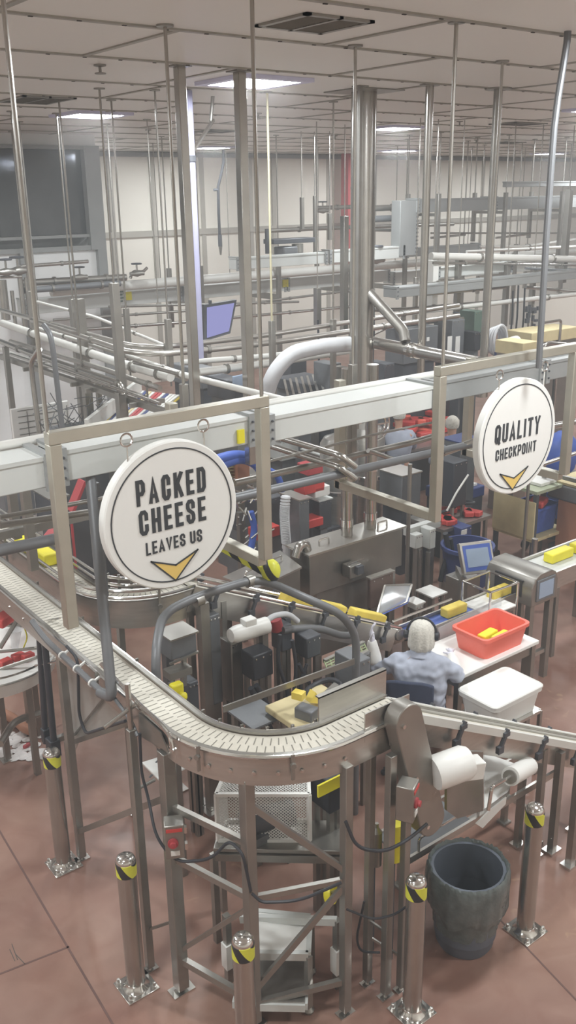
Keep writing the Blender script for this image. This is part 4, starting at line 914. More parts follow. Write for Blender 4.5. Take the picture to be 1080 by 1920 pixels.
MB().tube(bend([(L0.x, L0.y, 0.9), (L0.x, L0.y, L0.z), a1, P(370, 1118, 2.08), a2, P(570, 1120, 1.95), a3, (R0.x, R0.y, R0.z), (R0.x, R0.y, .0)], .22, 6), .030, 12).make('arch', PIPED, t)
m = MB()
for f in (.35, .9): q = a1.lerp(a2, f); d = (a2-a1).normalized(); m.tube([q-d*.03, q+d*.03], .043, 12)
m.make('couplings', STEELD, t)
t = T('hazard_bar', 'black and yellow taped bar pointing at the top of the pipe arch', 'bar', P(460, 1050, 2.2))
a, b = P(412, 1022, 2.25), P(508, 1078, 2.07)
MB().bar(a, b, .05).make('bar', TAPE, t)
m = MB().ball(b+Vector((0, 0, .03)), (.07, .07, .09), 12, 8); m.make('padded_end', TAPE, t)
t = T('control_box', 'grey control box on the post inside the front curve', 'box', P(345, 1240, Y=4.9))
a = P(322, 1240, Y=4.9); b = P(368, 1185, Y=4.9); MB().box((a.x, 4.9, a.z), (b.x, 5.08, b.z)).make('housing', MID, t, bevel=.008)
MB().box((a.x-.01, 4.88, b.z), (b.x+.01, 5.09, b.z+.012)).make('lid', STEELD, t)
a = P(320, 1278, Y=4.9); b = P(360, 1250, Y=4.9); MB().box((a.x, 4.9, a.z), (b.x, 5.0, b.z)).make('lower_panel', STEELD, t)
MB().bar(P(318, 1245, Y=4.88), P(372, 1222, Y=4.88), .014).bar(P(345, 1185, Y=5.0), P(345, 1285, Y=5.0), .03).make('bracket', STEELD, t)
t = T('emergency_stop', 'yellow emergency stop box on a post just behind the front belt', 'switch', P(336, 1322, Y=4.7))
a = P(326, 1316, Y=4.7); b = P(345, 1280, Y=4.7); MB().box((a.x, 4.7, a.z), (b.x, 4.76, b.z)).make('housing', YELS, t, bevel=.012)
MB().lathe([(.03, 0), (.035, .03), (.02, .045), (0, .05)], P(338, 1305, Y=4.69), 14, axis=(0.3, -1, 0)).make('button', YELS, t)
MB().box((a.x+.02, 4.76, .0), (a.x+.06, 4.8, b.z-.02)).make('stand', STEELD, t)
# dark drive boxes and cables
def boxpx(name, l, x0, y0, x1, y1, Y, dep, m, cat='box', lid=None, legs=True, bev=.01):
    a = P(x0, y1, Y=Y); b = P(x1, y0, Y=Y); s_ = P(x0, (y0+y1)/2, Y=Y+dep).x; a.x = min(max(a.x, s_), a.x*.55+b.x*.45); t = T(name, l, cat, ((a.x+b.x)/2, Y+dep/2, 0 if legs else a.z))
    MB().box((a.x, Y, a.z), (b.x, Y+dep, b.z)).make('housing', m, t, bevel=bev)
    if lid: MB().box((a.x-.012, Y-.012, b.z), (b.x+.012, Y+dep+.012, b.z+.015)).make('lid', lid, t)
    m2 = MB()
    for k in range(3): m2.lathe([(.008, 0), (.008, .006), (0, .007)], (a.x+(b.x-a.x)*(.15+.35*k), Y, b.z-.03), 6, axis=(0, -1, 0))
    m2.make('screws', CHROME, t)
    if legs and Y > 7.0 and a.z > .3:
        MB().box((a.x+.04, Y+.03, 0), (b.x-.04, Y+dep-.03, a.z)).make('plinth', MID if m is not MID else DARK, t)
    elif legs:
        for x in (a.x+.03, b.x-.03):
            for y in (Y+.03, Y+dep-.03): MB().box((x-.018, y-.018, 0), (x+.018, y+.018, a.z+.01)).make('leg', STEELD, t)
    return t
boxpx('drive_box', 'black drive box at the middle of the front curve', 452, 1218, 512, 1288, 4.95, .16, BLACK)
boxpx('drive_box', 'dark drive box under the cheese incline', 553, 1188, 602, 1246, 5.0, .16, DARK)
boxpx('drive_box', 'dark box with a frame between the two drive boxes', 512, 1170, 548, 1230, 5.15, .14, DARK)
boxpx('waste_bin', 'dark grey bin standing right of the pipe arch, before the seated worker', 645, 1232, 695, 1305, 4.55, .25, MID, 'bin')
t = T('motor', 'pale motor with a red collar under the cheese incline', 'motor', P(465, 1190, Y=5.1))
a, b = P(432, 1192, Y=5.1), P(500, 1172, Y=5.1)
MB().tube([a, a.lerp(b, .15), b], [.05, .065, .065], 16).make('barrel', WHITE, t); MB().cbox(a.lerp(b, .5)+Vector((0, 0, .07)), (.1, .08, .06)).make('terminal_box', WHITE, t, bevel=.006)
MB().tube([P(515, 1160, Y=5.2), P(520, 1180, Y=5.2)], .05, 14).make('red_collar', PINKR, t); MB().box((b.x-.06, 5.07, 0), (b.x-.01, 5.12, b.z-.05)).make('stand', STEELD, t)
pipe('fat grey flexible pipe bending under the cheese incline', xy((530, 1182), (560, 1178), (600, 1178), (640, 1192), (668, 1190), Y=5.15), .03, PIPED, .2)
pipe('grey hose rising over the pale motor', xy((455, 1192), (490, 1175), (510, 1155), (540, 1150), (558, 1165), Y=5.1), .022, HOSEW, .2)
for k, q in enumerate((((525, 1190), (520, 1240), (540, 1300), (536, 1330)), ((548, 1200), (556, 1250), (550, 1310)), ((560, 1245), (590, 1300), (610, 1330), (640, 1320)), ((470, 1290), (490, 1330), (510, 1372)), ((480, 1285), (505, 1330), (522, 1370)), ((575, 1245), (560, 1290), (575, 1325)), ((622, 1250), (626, 1290)))):
    pipe('black cable number of the bundle hanging from the drive boxes' if False else 'black cable in the bundle hanging from the drive boxes', xy(*q, Y=4.9), .014 if k not in (3, 4) else .022, BLACK, .15, 0, 'cable', 'drive box cables', 'power_cable')
t = T('cross_rail', 'flat steel rail slanting across the machines inside the curve', 'rail', P(540, 1290, 1.45))
MB().bar(P(418, 1330, 1.45), P(664, 1240, 1.45), .012, .045).make('rail', STEELD, t)
t = T('mesh_walkway', 'small green wire tray beside the pipe arch', 'tray', P(650, 1235, 1.2))
q = [P(608, 1240, 1.15), P(682, 1205, 1.15), P(690, 1222, 1.15), P(615, 1258, 1.15)]
m = MB()
for k in range(9): m.tube([q[0].lerp(q[1], k/8), q[3].lerp(q[2], k/8)], .006, 6)
for k in range(5): m.tube([q[0].lerp(q[3], k/4), q[1].lerp(q[2], k/4)], .006, 6)
m.make('wire_tray', mat('pale green wire', '#a9b58c', .3, .45), t)
MB().bar(q[0], q[1], .03).bar(q[3], q[2], .03).make('side_bars', STEEL, t)
for v in (q[3], q[2]): MB().box((v.x-.015, v.y-.015, 0), (v.x+.015, v.y+.015, v.z)).make('leg', STEELD, t)
S(MB().cbox(P(642, 1228, 1.17), (.07, .04, .03), .4), 'yellow_tag', YELS, 'yellow tag lying on the green wire tray', 'tag')
# label printer inside the curve
t = T('label_printer', 'opened label printer with yellow guides standing behind the front curve', 'machine', P(600, 1340, Y=4.3))
a = P(555, 1370, Y=4.25); b = P(660, 1325, Y=4.25)
MB().box((a.x, 4.2, a.z-.02), (b.x, 4.6, a.z+.03)).make('base_tray', CARD, t, bevel=.008)
MB().cbox(P(575, 1345, Y=4.3), (.10, .14, .16), .3).make('print_head', MID, t, bevel=.01)
MB().cbox(P(630, 1312, Y=4.4), (.24, .18, .10), .4, .2).make('cover', STEELD, t, bevel=.01)
MB().prism([P(582, 1318, Y=4.35), P(592, 1298, Y=4.35), P(604, 1320, Y=4.35)], (0, .06, 0)).cbox(P(560, 1303, Y=4.35), (.06, .08, .05), .4).make('yellow_guide', YELLOW, t)
m = MB(); c = P(608, 1292, Y=4.5)
m.tube([c+Vector((.14*math.cos(k*PI/8), .1*math.sin(k*PI/8), .01*math.sin(k))) for k in range(17)], .02, 8, False); m.make('cable_coil', BLACK, t)
for x in (a.x+.05, b.x-.05): MB().box((x-.02, 4.4, 0), (x+.02, 4.44, a.z)).make('leg', STEELD, t)
boxpx('machine_block', 'dark machine block between the two tall posts', 384, 1150, 412, 1330, 5.25, .14, MID, 'machine')
boxpx('machine_block', 'grey machine block under the start of the cheese incline', 420, 1200, 455, 1330, 5.2, .16, STEELD, 'machine')
boxpx('machine_block', 'dark machine panel low behind the yellow emergency stop', 345, 1275, 372, 1400, 5.05, .12, DARK, 'machine')
boxpx('slotted_box', 'dark box with a slotted lid low behind the belt curve', 430, 1345, 530, 1388, 4.5, .3, MID, 'box', MID)

# ------------------------------------------------------------------ mesh guarded machine and trolley under the front curve
t = T('mesh_guard', 'white expanded metal cage standing on the steel bench under the front curve', 'cage', (2.85, 3.95, .72))
zt, zb = 1.08, .74
q = [P(405, 1490, zt), P(580, 1490, zt), P(578, 1455, zt), P(420, 1455, zt)]; qb = [Vector((v.x, v.y, zb)) for v in q]
m = MB()
for r4 in (q, qb):
    for i in range(4): m.bar(r4[i], r4[(i+1) % 4], .022)
for i in range(4): m.bar(q[i], qb[i], .022)
m.make('frame', WHITE, t)
def mesh_sheet(a, b, c, d, nx, nz, r):             # expanded metal between four corners
    m = MB(); g = lambda u, v: (a.lerp(b, u)).lerp(d.lerp(c, u), v)
    for i in range(-nz, nx+1):
        for s in (1, -1):
            pts = []
            for j in range(nz+1):
                u = (i+j)/nx if s == 1 else (i+nz-j)/nx
                if 0 <= u <= 1: pts.append(g(u, j/nz))
            if len(pts) > 1: m.bar(pts[0], pts[-1], r)
    return m
mesh_sheet(q[0], q[1], q[2], q[3], 26, 8, .004).make('top_mesh', WHITE, t); mesh_sheet(qb[0], qb[1], q[1], q[0], 26, 16, .004).make('front_mesh', WHITE, t); mesh_sheet(qb[0], qb[3], q[3], q[0], 12, 16, .004).make('side_mesh', WHITE, t)
t = T('cage_motor', 'dark motor inside the expanded metal cage', 'motor', (2.95, 3.98, .75))
c = (q[0]+q[2])/2; MB().tube([(c.x-.16, c.y+.02, zb+.12), (c.x+.16, c.y-.10, zb+.12)], .085, 16).make('barrel', DARK, t)
MB().box((c.x-.14, c.y-.10, zb-.01), (c.x+.14, c.y+.06, zb+.05)).make('mount', MID, t)
t = T('steel_bench', 'long narrow steel bench carrying the cage under the front curve', 'bench', (2.9, 3.8, 0))
q = [P(400, 1598, .70), P(650, 1604, .70), P(648, 1545, .70), P(412, 1545, .70)]
MB().prism(q, (0, 0, .03)).make('top', STEELD, t, bevel=.004)
m = MB()
for a, b in ((0, 1), (3, 2)): m.bar(q[a]-Vector((0, 0, .03)), q[b]-Vector((0, 0, .03)), .03, .05)
m.make('apron', STEELD, t)
for v in q: MB().box((v.x-.02, v.y-.02, 0), (v.x+.02, v.y+.02, .69)).make('leg', STEELD, t)
t = T('step_stool', 'low white topped steel trolley at the bottom between the conveyor legs', 'trolley', (2.6, 3.6, 0))
q = [P(432, 1888, .16), P(576, 1892, .16), P(600, 1718, .42), P(452, 1715, .42)]
r1 = [P(480, 1712, .42), P(582, 1722, .42), P(578, 1792, .42), P(470, 1790, .42)]
MB().prism(r1, (0, 0, .02)).make('upper_tray', WHITE, t, bevel=.004)
q = [P(440, 1885, .14), P(572, 1888, .14), P(577, 1800, .14), P(462, 1800, .14)]
MB().prism(q, (0, 0, .03)).make('lower_tray', STEELD, t, bevel=.004)
m = MB()
for i in range(4): m.bar(r1[i], r1[(i+1) % 4], .03, .05); m.bar(q[i], q[(i+1) % 4], .03, .05)
m.make('frame', LGREY, t)
for v in r1: MB().box((v.x-.018, v.y-.018, .04), (v.x+.018, v.y+.018, .42)).lathe([(.03, 0), (.035, .02), (.02, .04)], (v.x, v.y, 0), 10).make('leg', STEELD, t)
g = P(632, 1850, 0); t = T('white_stanchion', 'white sleeved upright right of the low trolley behind the conveyor leg', 'post', g)
MB().box((g.x-.02, g.y-.02, 0), (g.x+.02, g.y+.02, HZ(g.x, g.y, 632, 1725))).make('upright', STEELD, t); MB().box((g.x-.03, g.y-.03, .12), (g.x+.03, g.y+.03, .3)).make('sleeve', WHITE, t)
MB().bar((g.x, g.y, HZ(g.x, g.y, 632, 1727)), P(450, 1722, .43), .03, .05).make('crossbar', LGREY, t)
g = P(430, 1840, 0); t = T('white_stanchion', 'white sleeved upright left of the low trolley behind the nearest bollard', 'post', g)
MB().box((g.x-.02, g.y-.02, 0), (g.x+.02, g.y+.02, HZ(g.x, g.y, 428, 1715))).make('upright', STEELD, t); MB().box((g.x-.03, g.y-.03, .12), (g.x+.03, g.y+.03, .3)).make('sleeve', WHITE, t)
t = boxpx('labelled_box', 'dark machine box with a bright yellow label under the belt', 596, 1455, 645, 1540, 3.75, .2, BLACK, 'box')
a = P(596, 1473, Y=3.74); b = P(645, 1473, Y=3.74); zc = (a.z+b.z)/2; MB().box((a.x, 3.735, zc-.04), (b.x, 3.748, zc+.045)).make('yellow_label', YELS, t)
p = P(620, 1675, Y=3.35); t = T('disc_guard', 'yellow disc guard on the brace joint near the right conveyor leg', 'guard', p)
MB().lathe([(.0, -.02), (.06, -.02), (.065, 0), (.06, .02), (0, .02)], p, 18, axis=(.6, -1, .3)).make('disc', YELS, t); MB().tube([p, P(640, 1668, Y=3.2)], .012, 8).make('arm', STEELD, t)
t = T('yellow_guard', 'yellow plastic half drum behind the legs beside the drive cover', 'guard', P(738, 1600, Y=3.3))
p = P(738, 1575, Y=3.3); MB().lathe([(.055, -.13), (.06, -.12), (.06, .12), (.055, .13)], p, 16).make('drum', YELS, t); MB().box((p.x-.01, p.y-.01, 0), (p.x+.01, p.y+.01, p.z-.1)).make('stand', DARK, t)
t = T('steel_cylinder', 'slim steel cylinder hanging behind the legs beside the drive cover', 'cylinder', P(705, 1620, Y=3.4))
p = P(705, 1620, Y=3.4); MB().lathe([(.035, 0), (.035, .24), (.012, .27), (.012, .3)], p, 14).make('cylinder', STEELD, t); MB().box((p.x-.015, p.y+.02, 0), (p.x+.015, p.y+.05, p.z+.15)).make('stand', DARK, t)
for x, l in ((690, 'first slender leg right of the belt curve'), (722, 'second slender leg right of the belt curve')): pass

# rubbish bin with black liner
bx, by = 3.78, 3.12
t = T('rubbish_bin', 'round dark grey rubbish bin with a black liner folded over its rim', 'bin', (bx, by, 0))
MB().lathe([(0, 0), (.17, 0), (.185, .03), (.225, .56), (.235, .565), (.235, .58), (.215, .58), (.20, .10), (0, .09)], (bx, by, 0), 36).make('barrel', BINB, t)
m = MB(); pr = [(.205, .16), (.222, .50), (.235, .587), (.246, .60), (.258, .585), (.262, .50), (.258, .36), (.238, .29), (.236, .32)]
n = 120; vs = []
for r, z in pr:
    for k in range(n):
        a = 2*PI*k/n; nz = noise.noise(Vector((math.cos(a)*5, math.sin(a)*5, z*4))); n2 = noise.noise(Vector((math.cos(a)*14, math.sin(a)*14, z*7))); w = 1 + .05*nz + .022*n2 + (.06*noise.noise(Vector((math.cos(a)*2.5, math.sin(a)*2.5, 3))) if z < .4 and r > .23 else 0)
        vs.append((bx+r*w*math.cos(a), by+r*w*math.sin(a), z+(.07*noise.noise(Vector((math.cos(a)*2, math.sin(a)*2, 9))) if z < .4 and r > .23 else .016*n2)))
m.add(vs, [(i*n+k, i*n+(k+1) % n, (i+1)*n+(k+1) % n, (i+1)*n+k) for i in range(len(pr)-1) for k in range(n)])
m.lathe([(0, .15), (.2, .17)], (bx, by, 0), 24); m.make('liner', LINER, t, smooth=80)

# ------------------------------------------------------------------ packing table, crates, worker
t = T('packing_table', 'stainless packing table with white top in front of the seated worker', 'table', (5.65, 4.95, 0))
tx0, tx1, ty0, ty1, tz = 5.15, 6.18, 4.46, 5.02, .86
MB().box((tx0, ty0, tz-.035), (tx1, ty1, tz)).make('top', WHITE, t, bevel=.006)
MB().box((tx0+.03, ty0+.03, tz-.13), (tx1-.03, ty0+.05, tz-.035)).box((tx0+.03, ty0+.03, tz-.13), (tx0+.05, ty1-.03, tz-.035)).make('apron', STEELD, t)
for x in (tx0+.04, tx1-.05):
    for y in (ty0+.04, ty1-.05): MB().box((x-.025, y-.025, 0), (x+.025, y+.025, tz-.035)).make('leg', STEELD, t)
MB().bar((tx0+.04, ty0+.04, .25), (tx1-.05, ty0+.04, .25), .03).bar((tx0+.04, ty0+.04, .25), (tx0+.04, ty1-.05, .25), .03).make('lower_rail', STEEL, t)
def crate(name, label, cx, cy, z, L, Wd, h, m_, lid=False, rz=0):
    t = T(name, label, 'crate', (cx, cy, z)); mb = MB(); n = 12
    def ring(l, w, zz, r=.05):
        out = []
        for sx, sy, a0 in ((1, 1, 0), (-1, 1, 90), (-1, -1, 180), (1, -1, 270)):
            for k in range(4): a = math.radians(a0+30*k); out.append((cx+sx*(l/2-r)+r*math.cos(a), cy+sy*(w/2-r)+r*math.sin(a), zz))
        return out
    rings = [ring(L*.84, Wd*.82, z), ring(L*.94, Wd*.93, z+h-.03), ring(L*.94, Wd*.93, z+h-.03), ring(L, Wd, z+h-.03), ring(L, Wd, z+h), ring(L*.91, Wd*.89, z+h), ring(L*.80, Wd*.78, z+.012)]
    vs = [v for r in rings for v in r]; k = 16
    fs = [(i*k+j, i*k+(j+1) % k, (i+1)*k+(j+1) % k, (i+1)*k+j) for i in range(len(rings)-1) for j in range(k)]
    mb.add(vs, fs+[tuple(range(k-1, -1, -1)), tuple((len(rings)-1)*k+j for j in range(k))]); mb.make('tub', m_, t)
    if lid:
        mb = MB(); rr = [ring(L*1.02, Wd*1.02, z+h), ring(L*1.02, Wd*1.02, z+h+.012), ring(L*.99, Wd*.99, z+h+.02), ring(L*.97, Wd*.96, z+h+.012)]
        mb.add([v for r in rr for v in r], [(i*k+j, i*k+(j+1) % k, (i+1)*k+(j+1) % k, (i+1)*k+j) for i in range(3) for j in range(k)]+[tuple(range(k-1, -1, -1)), tuple(3*k+j for j in range(k))]); mb.make('lid', m_, t)
    return t
crate('packing_crate', 'orange red open crate holding yellow cheese on the packing table', 5.78, 4.68, tz, .60, .40, .2, CRATE)
for dx, dy, l in ((-.02, .03, 'yellow cheese block lying in the red crate, the farther one'), (.04, -.07, 'yellow cheese block lying in the red crate, the nearer one')):
    S(MB().cbox((5.80+dx, 4.68+dy, tz+.013+.05), (.20, .085, .10), .12), 'cheese_block', YELS, l, 'cheese', bevel=.010)
t = T('crate_stand', 'slim steel stand holding the white lidded crate', 'stand', (5.32, 4.17, 0))
x0, x1, y0, y1 = 5.03, 5.60, 3.98, 4.36
MB().bar((x0, y0, .60), (x1, y0, .60), .025).bar((x0, y1, .60), (x1, y1, .60), .025).bar((x0, y0, .60), (x0, y1, .60), .025).bar((x1, y0, .60), (x1, y1, .60), .025).box((x0, y0, .60), (x1, y1, .612)).make('top_frame', STEEL, t)
for x in (x0, x1):
    for y in (y0, y1): MB().box((x-.014, y-.014, 0), (x+.014, y+.014, .6)).make('leg', STEELD, t)
MB().bar((x0, y0, .22), (x1, y0, .22), .018).bar((x1, y0, .22), (x1, y1, .22), .018).bar((x0, y1, .22), (x1, y1, .22), .018).make('lower_rail', STEEL, t)
crate('lidded_crate', 'white lidded plastic crate on a slim stand beside the packing table', 5.32, 4.17, .613, .60, .40, .21, WHITE, True)
t = T('clear_guard', 'clear acrylic guard sheet on the far side of the packing table', 'guard', P(700, 1160, Y=5.3))
MB().prism([P(822, 1178, Y=5.04), P(940, 1120, Y=5.04), P(940, 1158, Y=5.04), P(825, 1205, Y=5.04)], (0, .006, 0)).make('sheet', CLEAR, t)

# chair and seated worker
F2 = Vector((.77, .638, 0)); L2 = Vector((-.638, .77, 0)); UP = Vector((0, 0, 1)); SEAT = Vector((4.83, 4.60, 0)); ZS = .50
t = T('work_chair', 'navy padded work chair under the seated packer', 'chair', SEAT)
MB().lathe([(0, 0), (.2, 0), (.21, .05), (.17, .07), (0, .075)], SEAT+UP*(ZS-.10), 24).make('seat', NAVY, t, bevel=.01)
m = MB(); bl = (L2*.75+F2*-.66).normalized(); bc = SEAT - F2*.20 + L2*.07 + UP*(ZS+.33); sl = Vector((-bl.y, bl.x, 0))
k = []
for i in range(9):
    a = -1+2*i/8; w = L2*(a*.2) + F2*(.06*a*a); k.append(bc + w)
vs = []
for v, a in zip(k, [-1+2*i/8 for i in range(9)]):
    hgt = .15 - .05*abs(a)**3
    for dz, dd in ((-hgt, 0), (hgt, 0), (hgt, -.035), (-hgt, -.035)): vs.append(v + UP*dz + F2*dd)
fs = [(i*4+j, i*4+(j+1) % 4, (i+1)*4+(j+1) % 4, (i+1)*4+j) for i in range(8) for j in range(4)] + [(0, 1, 2, 3), (32, 33, 34, 35)]
m.add(vs, fs); m.make('backrest', NAVY, t, bevel=.012)
MB().bar(SEAT-F2*.12+UP*(ZS-.06), SEAT-F2*.22+L2*.05+UP*(ZS+.3), .05, .015).make('back_strut', BLACK, t)
MB().tube([SEAT+UP*.06, SEAT+UP*(ZS-.08)], .028, 12).make('gas_lift', CHROME, t)
m = MB()
for i in range(5): a = 2*PI*i/5; e = SEAT+Vector((.27*math.cos(a), .27*math.sin(a), .05)); m.bar(SEAT+UP*.09, e, .04, .03).ball(e-UP*.022, .026, 10, 6)
m.make('star_base', BLACK, t)

def skin(name, verts, edges, radii, root, parent, m, sub=2, fold=0):
    me = bpy.data.meshes.new('tmp'); o0 = Vector(parent['_o']) if parent.parent is None else Vector(parent.parent['_o'])
    me.from_pydata([Vector(v)-o0 for v in verts], edges, [])
    bm = bmesh.new(); bm.from_mesh(me); sl = bm.verts.layers.skin.verify(); bm.verts.ensure_lookup_table()
    for i, v in enumerate(bm.verts):
        r = radii[i]; v[sl].radius = r if isinstance(r, (tuple, list)) else (r, r); v[sl].use_root = (i == root)
    bm.to_mesh(me); bm.free()
    o = bpy.data.objects.new('tmp', me); COL.objects.link(o)
    o.modifiers.new('skin', 'SKIN').use_smooth_shade = True
    s = o.modifiers.new('sub', 'SUBSURF'); s.levels = s.render_levels = sub
    dg = bpy.context.evaluated_depsgraph_get(); nm = bpy.data.meshes.new_from_object(o.evaluated_get(dg))
    bpy.data.objects.remove(o); nm.materials.clear(); nm.materials.append(m); nm.shade_smooth(); nm.name = name
    if fold:                                       # soft creases of loose cloth
        for v in nm.vertices: q = v.co; v.co = q + v.normal*fold*(noise.noise(Vector((q.x*5+q.z*6, q.y*5-q.z*4, q.z*15)))+.5*noise.noise(q*22))
    r = bpy.data.objects.new(name, nm); COL.objects.link(r); r.parent = parent; return r
class Chain:
    def __init__(s): s.v = []; s.e = []; s.r = []
    def add(s, p, r, j=None):
        s.v.append(Vector(p)); s.r.append(r)
        if j is not None: s.e.append((j, len(s.v)-1))
        return len(s.v)-1
    def line(s, pts, j=None):
        for p, r in pts: j = s.add(p, r, j)
        return j
def hand(ch, j, p, d, side, palm, r=.0085):        # palm and five fingers; d: finger direction, side: towards the thumb, palm: out of the palm
    d = d.normalized(); side = (side - d*side.dot(d)).normalized(); palm = (palm - d*palm.dot(d)).normalized()
    w = ch.add(p, (.020, .026), j); k = ch.add(p+d*.045, (.014, .036), w)
    for i, (o, ln) in enumerate(((.027, .068), (.009, .078), (-.009, .072), (-.027, .056))):
        b = p + d*.075 + side*o; q = ch.add(b, r, k)
        q = ch.add(b + d*ln*.5 + palm*.012, r*.95, q); ch.add(b + d*ln*.85 + palm*.036, r*.8, q)
    q = ch.add(p + d*.03 + side*.042, r*1.2, w); q = ch.add(p + d*.055 + side*.058 + palm*.012, r*1.1, q); ch.add(p + d*.08 + side*.056 + palm*.028, r*.9, q)
t = T('person', 'seated packer in grey blue smock and white hair net, seen from behind', 'person', SEAT)
def at(f, l, z): return SEAT + F2*f + L2*l + UP*z
b = Chain()
pel = b.add(at(.0, 0, ZS+.10), (.15, .12)); sp = b.add(at(-.02, 0, ZS+.30), (.13, .10), pel); chs = b.add(at(.03, 0, ZS+.47), (.12, .08), sp)
nk = b.add(at(.07, 0, ZS+.61), .052, chs); hd0 = b.add(at(.11, 0, ZS+.675), (.062, .07), nk); hd1 = b.add(at(.115, 0, ZS+.74), (.076, .092), hd0); b.add(at(.11, 0, ZS+.80), (.066, .08), hd1)
b.add(at(.21, 0, ZS+.71), .014, hd1)
for s in (1, -1):
    j = b.line([(at(.04, s*.09, ZS+.06), .085), (at(.40, s*.13, ZS+.06), .066), (at(.42, s*.13, .30), .052), (at(.40, s*.13, .09), .04)], pel)
    j = b.add(at(.42, s*.13, .045), .04, j); b.add(at(.56, s*.14, .035), (.04, .03), j)
# arms: one raised against the rail, the other reaching to the table
el = at(.10, .37, ZS+.41); wl = at(.13, .40, ZS+.62)
j = b.line([(at(.04, .17, ZS+.53), .045), (at(.05, .28, ZS+.45), .04), (el, .036), (el.lerp(wl, .5), .036), (wl, .028)], chs)
hand(b, j, wl+Vector((0, 0, .03)), (wl-el)+UP*.1, F2*-1, L2*-1)
er = at(.13, -.29, ZS+.38); wr = at(.40, -.24, tz+.05)
j = b.line([(at(.04, -.17, ZS+.53), .045), (at(.07, -.27, ZS+.455), .04), (er, .036), (er.lerp(wr, .5), .036), (wr, .028)], chs)
hand(b, j, wr+(wr-er).normalized()*.03, (wr-er), L2, UP*-1)
bo = skin('body', b.v, b.e, b.r, pel, t, SKIN); bo.data.materials.append(GLOVE)
for pl in bo.data.polygons:                        # gloved hands
    if min((pl.center+SEAT-wl).length, (pl.center+SEAT-wr).length) < .22: pl.material_index = 1
def cloth(name, chains, parent, m, fold, vox=.014):  # loose garment: overlapping tubes fused into one skin, then creased
    mb = MB()
    for ch in chains:
        mb.tube([p for p, r in ch], [r for p, r in ch], 14)
        for p, r in ch: mb.ball(p, r, 14, 8)
    o = mb.make('tmp', m, parent, smooth=0); r_ = o.modifiers.new('fuse', 'REMESH'); r_.mode = 'VOXEL'; r_.voxel_size = vox
    q = o.modifiers.new('soft', 'SMOOTH'); q.factor = .6; q.iterations = 10
    dg = bpy.context.evaluated_depsgraph_get(); nm = bpy.data.meshes.new_from_object(o.evaluated_get(dg)); bpy.data.objects.remove(o)
    for v in nm.vertices: q = v.co; v.co = q + v.normal*fold*(noise.noise(Vector((q.x*5+q.z*7, q.y*5-q.z*5, q.z*16)))+.6*noise.noise(q*20))
    nm.shade_smooth(); nm.name = name; r = bpy.data.objects.new(name, nm); COL.objects.link(r); r.parent = parent; return r
chains = []
for l in (-.085, -.03, .03, .085):                 # smock: torso strands, then the sleeves
    chains.append([(at(.0, l*1.15-.02, ZS+.02), .115), (at(-.01, l-.02, ZS+.25), .112), (at(.01, l*1.25, ZS+.46), .115), (at(.045, l*.9, ZS+.555), .075)])
for s, e_, w_ in ((1, el, wl), (-1, er, wr)):
    chains.append([(at(.03, s*.10, ZS+.53), .085), (at(.03, s*.185, ZS+.515), .078), (at(.05 if s > 0 else .07, s*.28, ZS+.45), .067), (e_, .060), (e_.lerp(w_, .5), .052)])
smock = cloth('smock', chains, t, SMOCK, .020)
MB().lathe([(.10, -.03), (.088, .0), (.078, .035), (.066, .04), (.06, .0)], at(.07, 0, ZS+.60), 18, axis=(F2*.25+UP)).make('collar', SMOCK, t)
c = Chain(); p0 = c.add(at(.02, 0, ZS+.07), (.17, .12))   # trousers
for s in (1, -1): c.line([(at(.10, s*.10, ZS+.06), .10), (at(.40, s*.135, ZS+.065), .083), (at(.43, s*.135, .30), .07), (at(.40, s*.135, .10), .062)], p0)
skin('trousers', c.v, c.e, c.r, p0, t, NAVY)
for e_, w_ in ((el, wl), (er, wr)):
    c = Chain(); c.line([(e_.lerp(w_, .05), .070), (e_.lerp(w_, .4), .070), (e_.lerp(w_, .7), .056), (e_.lerp(w_, 1.0), .043), (e_.lerp(w_, 1.12), .036)]); skin('sleeve_guard', c.v, c.e, c.r, 0, t, SLEEVE)
H0 = at(.10, 0, ZS+.745); m = MB(); n = 56; vs = []
prof = [(.132, .004), (.128, .035), (.112, .066), (.085, .088), (.045, .101), (.0, .106), (-.04, .109), (-.075, .110), (-.10, .104), (-.118, .088), (-.124, .066)]
for i, (z, r) in enumerate(prof):
    for j in range(n):
        a = 2*PI*j/n; fr = max(0, min(1, (math.cos(a)-.15)/.3)); w = 1 + (.012+.030*min(1, max(0, (.09-z)/.15)))*(math.sin(11*a+.8*math.sin(3*a))+.6*noise.noise(Vector((math.cos(a)*6, math.sin(a)*6, 1))))
        zz = z*(1-fr)+max(z, .05)*fr
        vs.append(H0 - F2*.008 + F2*(math.cos(a)*r*w*1.06) + L2*(math.sin(a)*r*w*.97) + UP*zz)
m.add(vs, [(i*n+j, i*n+(j+1) % n, (i+1)*n+(j+1) % n, (i+1)*n+j) for i in range(len(prof)-1) for j in range(n)]); m.make('hair_net', NET, t, smooth=80)
for s in (1, -1):
    MB().ball(H0+F2*.085+L2*s*.032+UP*.0, .011, 10, 6).make('eye', BLACK, t)
    MB().ball(H0+F2*.0+L2*s*.098-UP*.02, (.022, .022, .034), 10, 6).make('ear', SKIN, t)
t = T('ear_defenders', 'dark headband ear defenders over the white hair net', 'ear defenders', H0)
MB().tube([H0+L2*(.118*math.cos(a))+UP*(.14*math.sin(a))+F2*.01 for a in [PI*i/16 for i in range(17)]], .010, 8).make('headband', BLACK, t)
for s in (1, -1): MB().lathe([(.03, 0), (.038, .01), (.036, .035), (.02, .045), (0, .046)], H0+L2*s*.10-UP*.012+F2*.01, 16, axis=L2*s).make('ear_cup', BLACK, t)

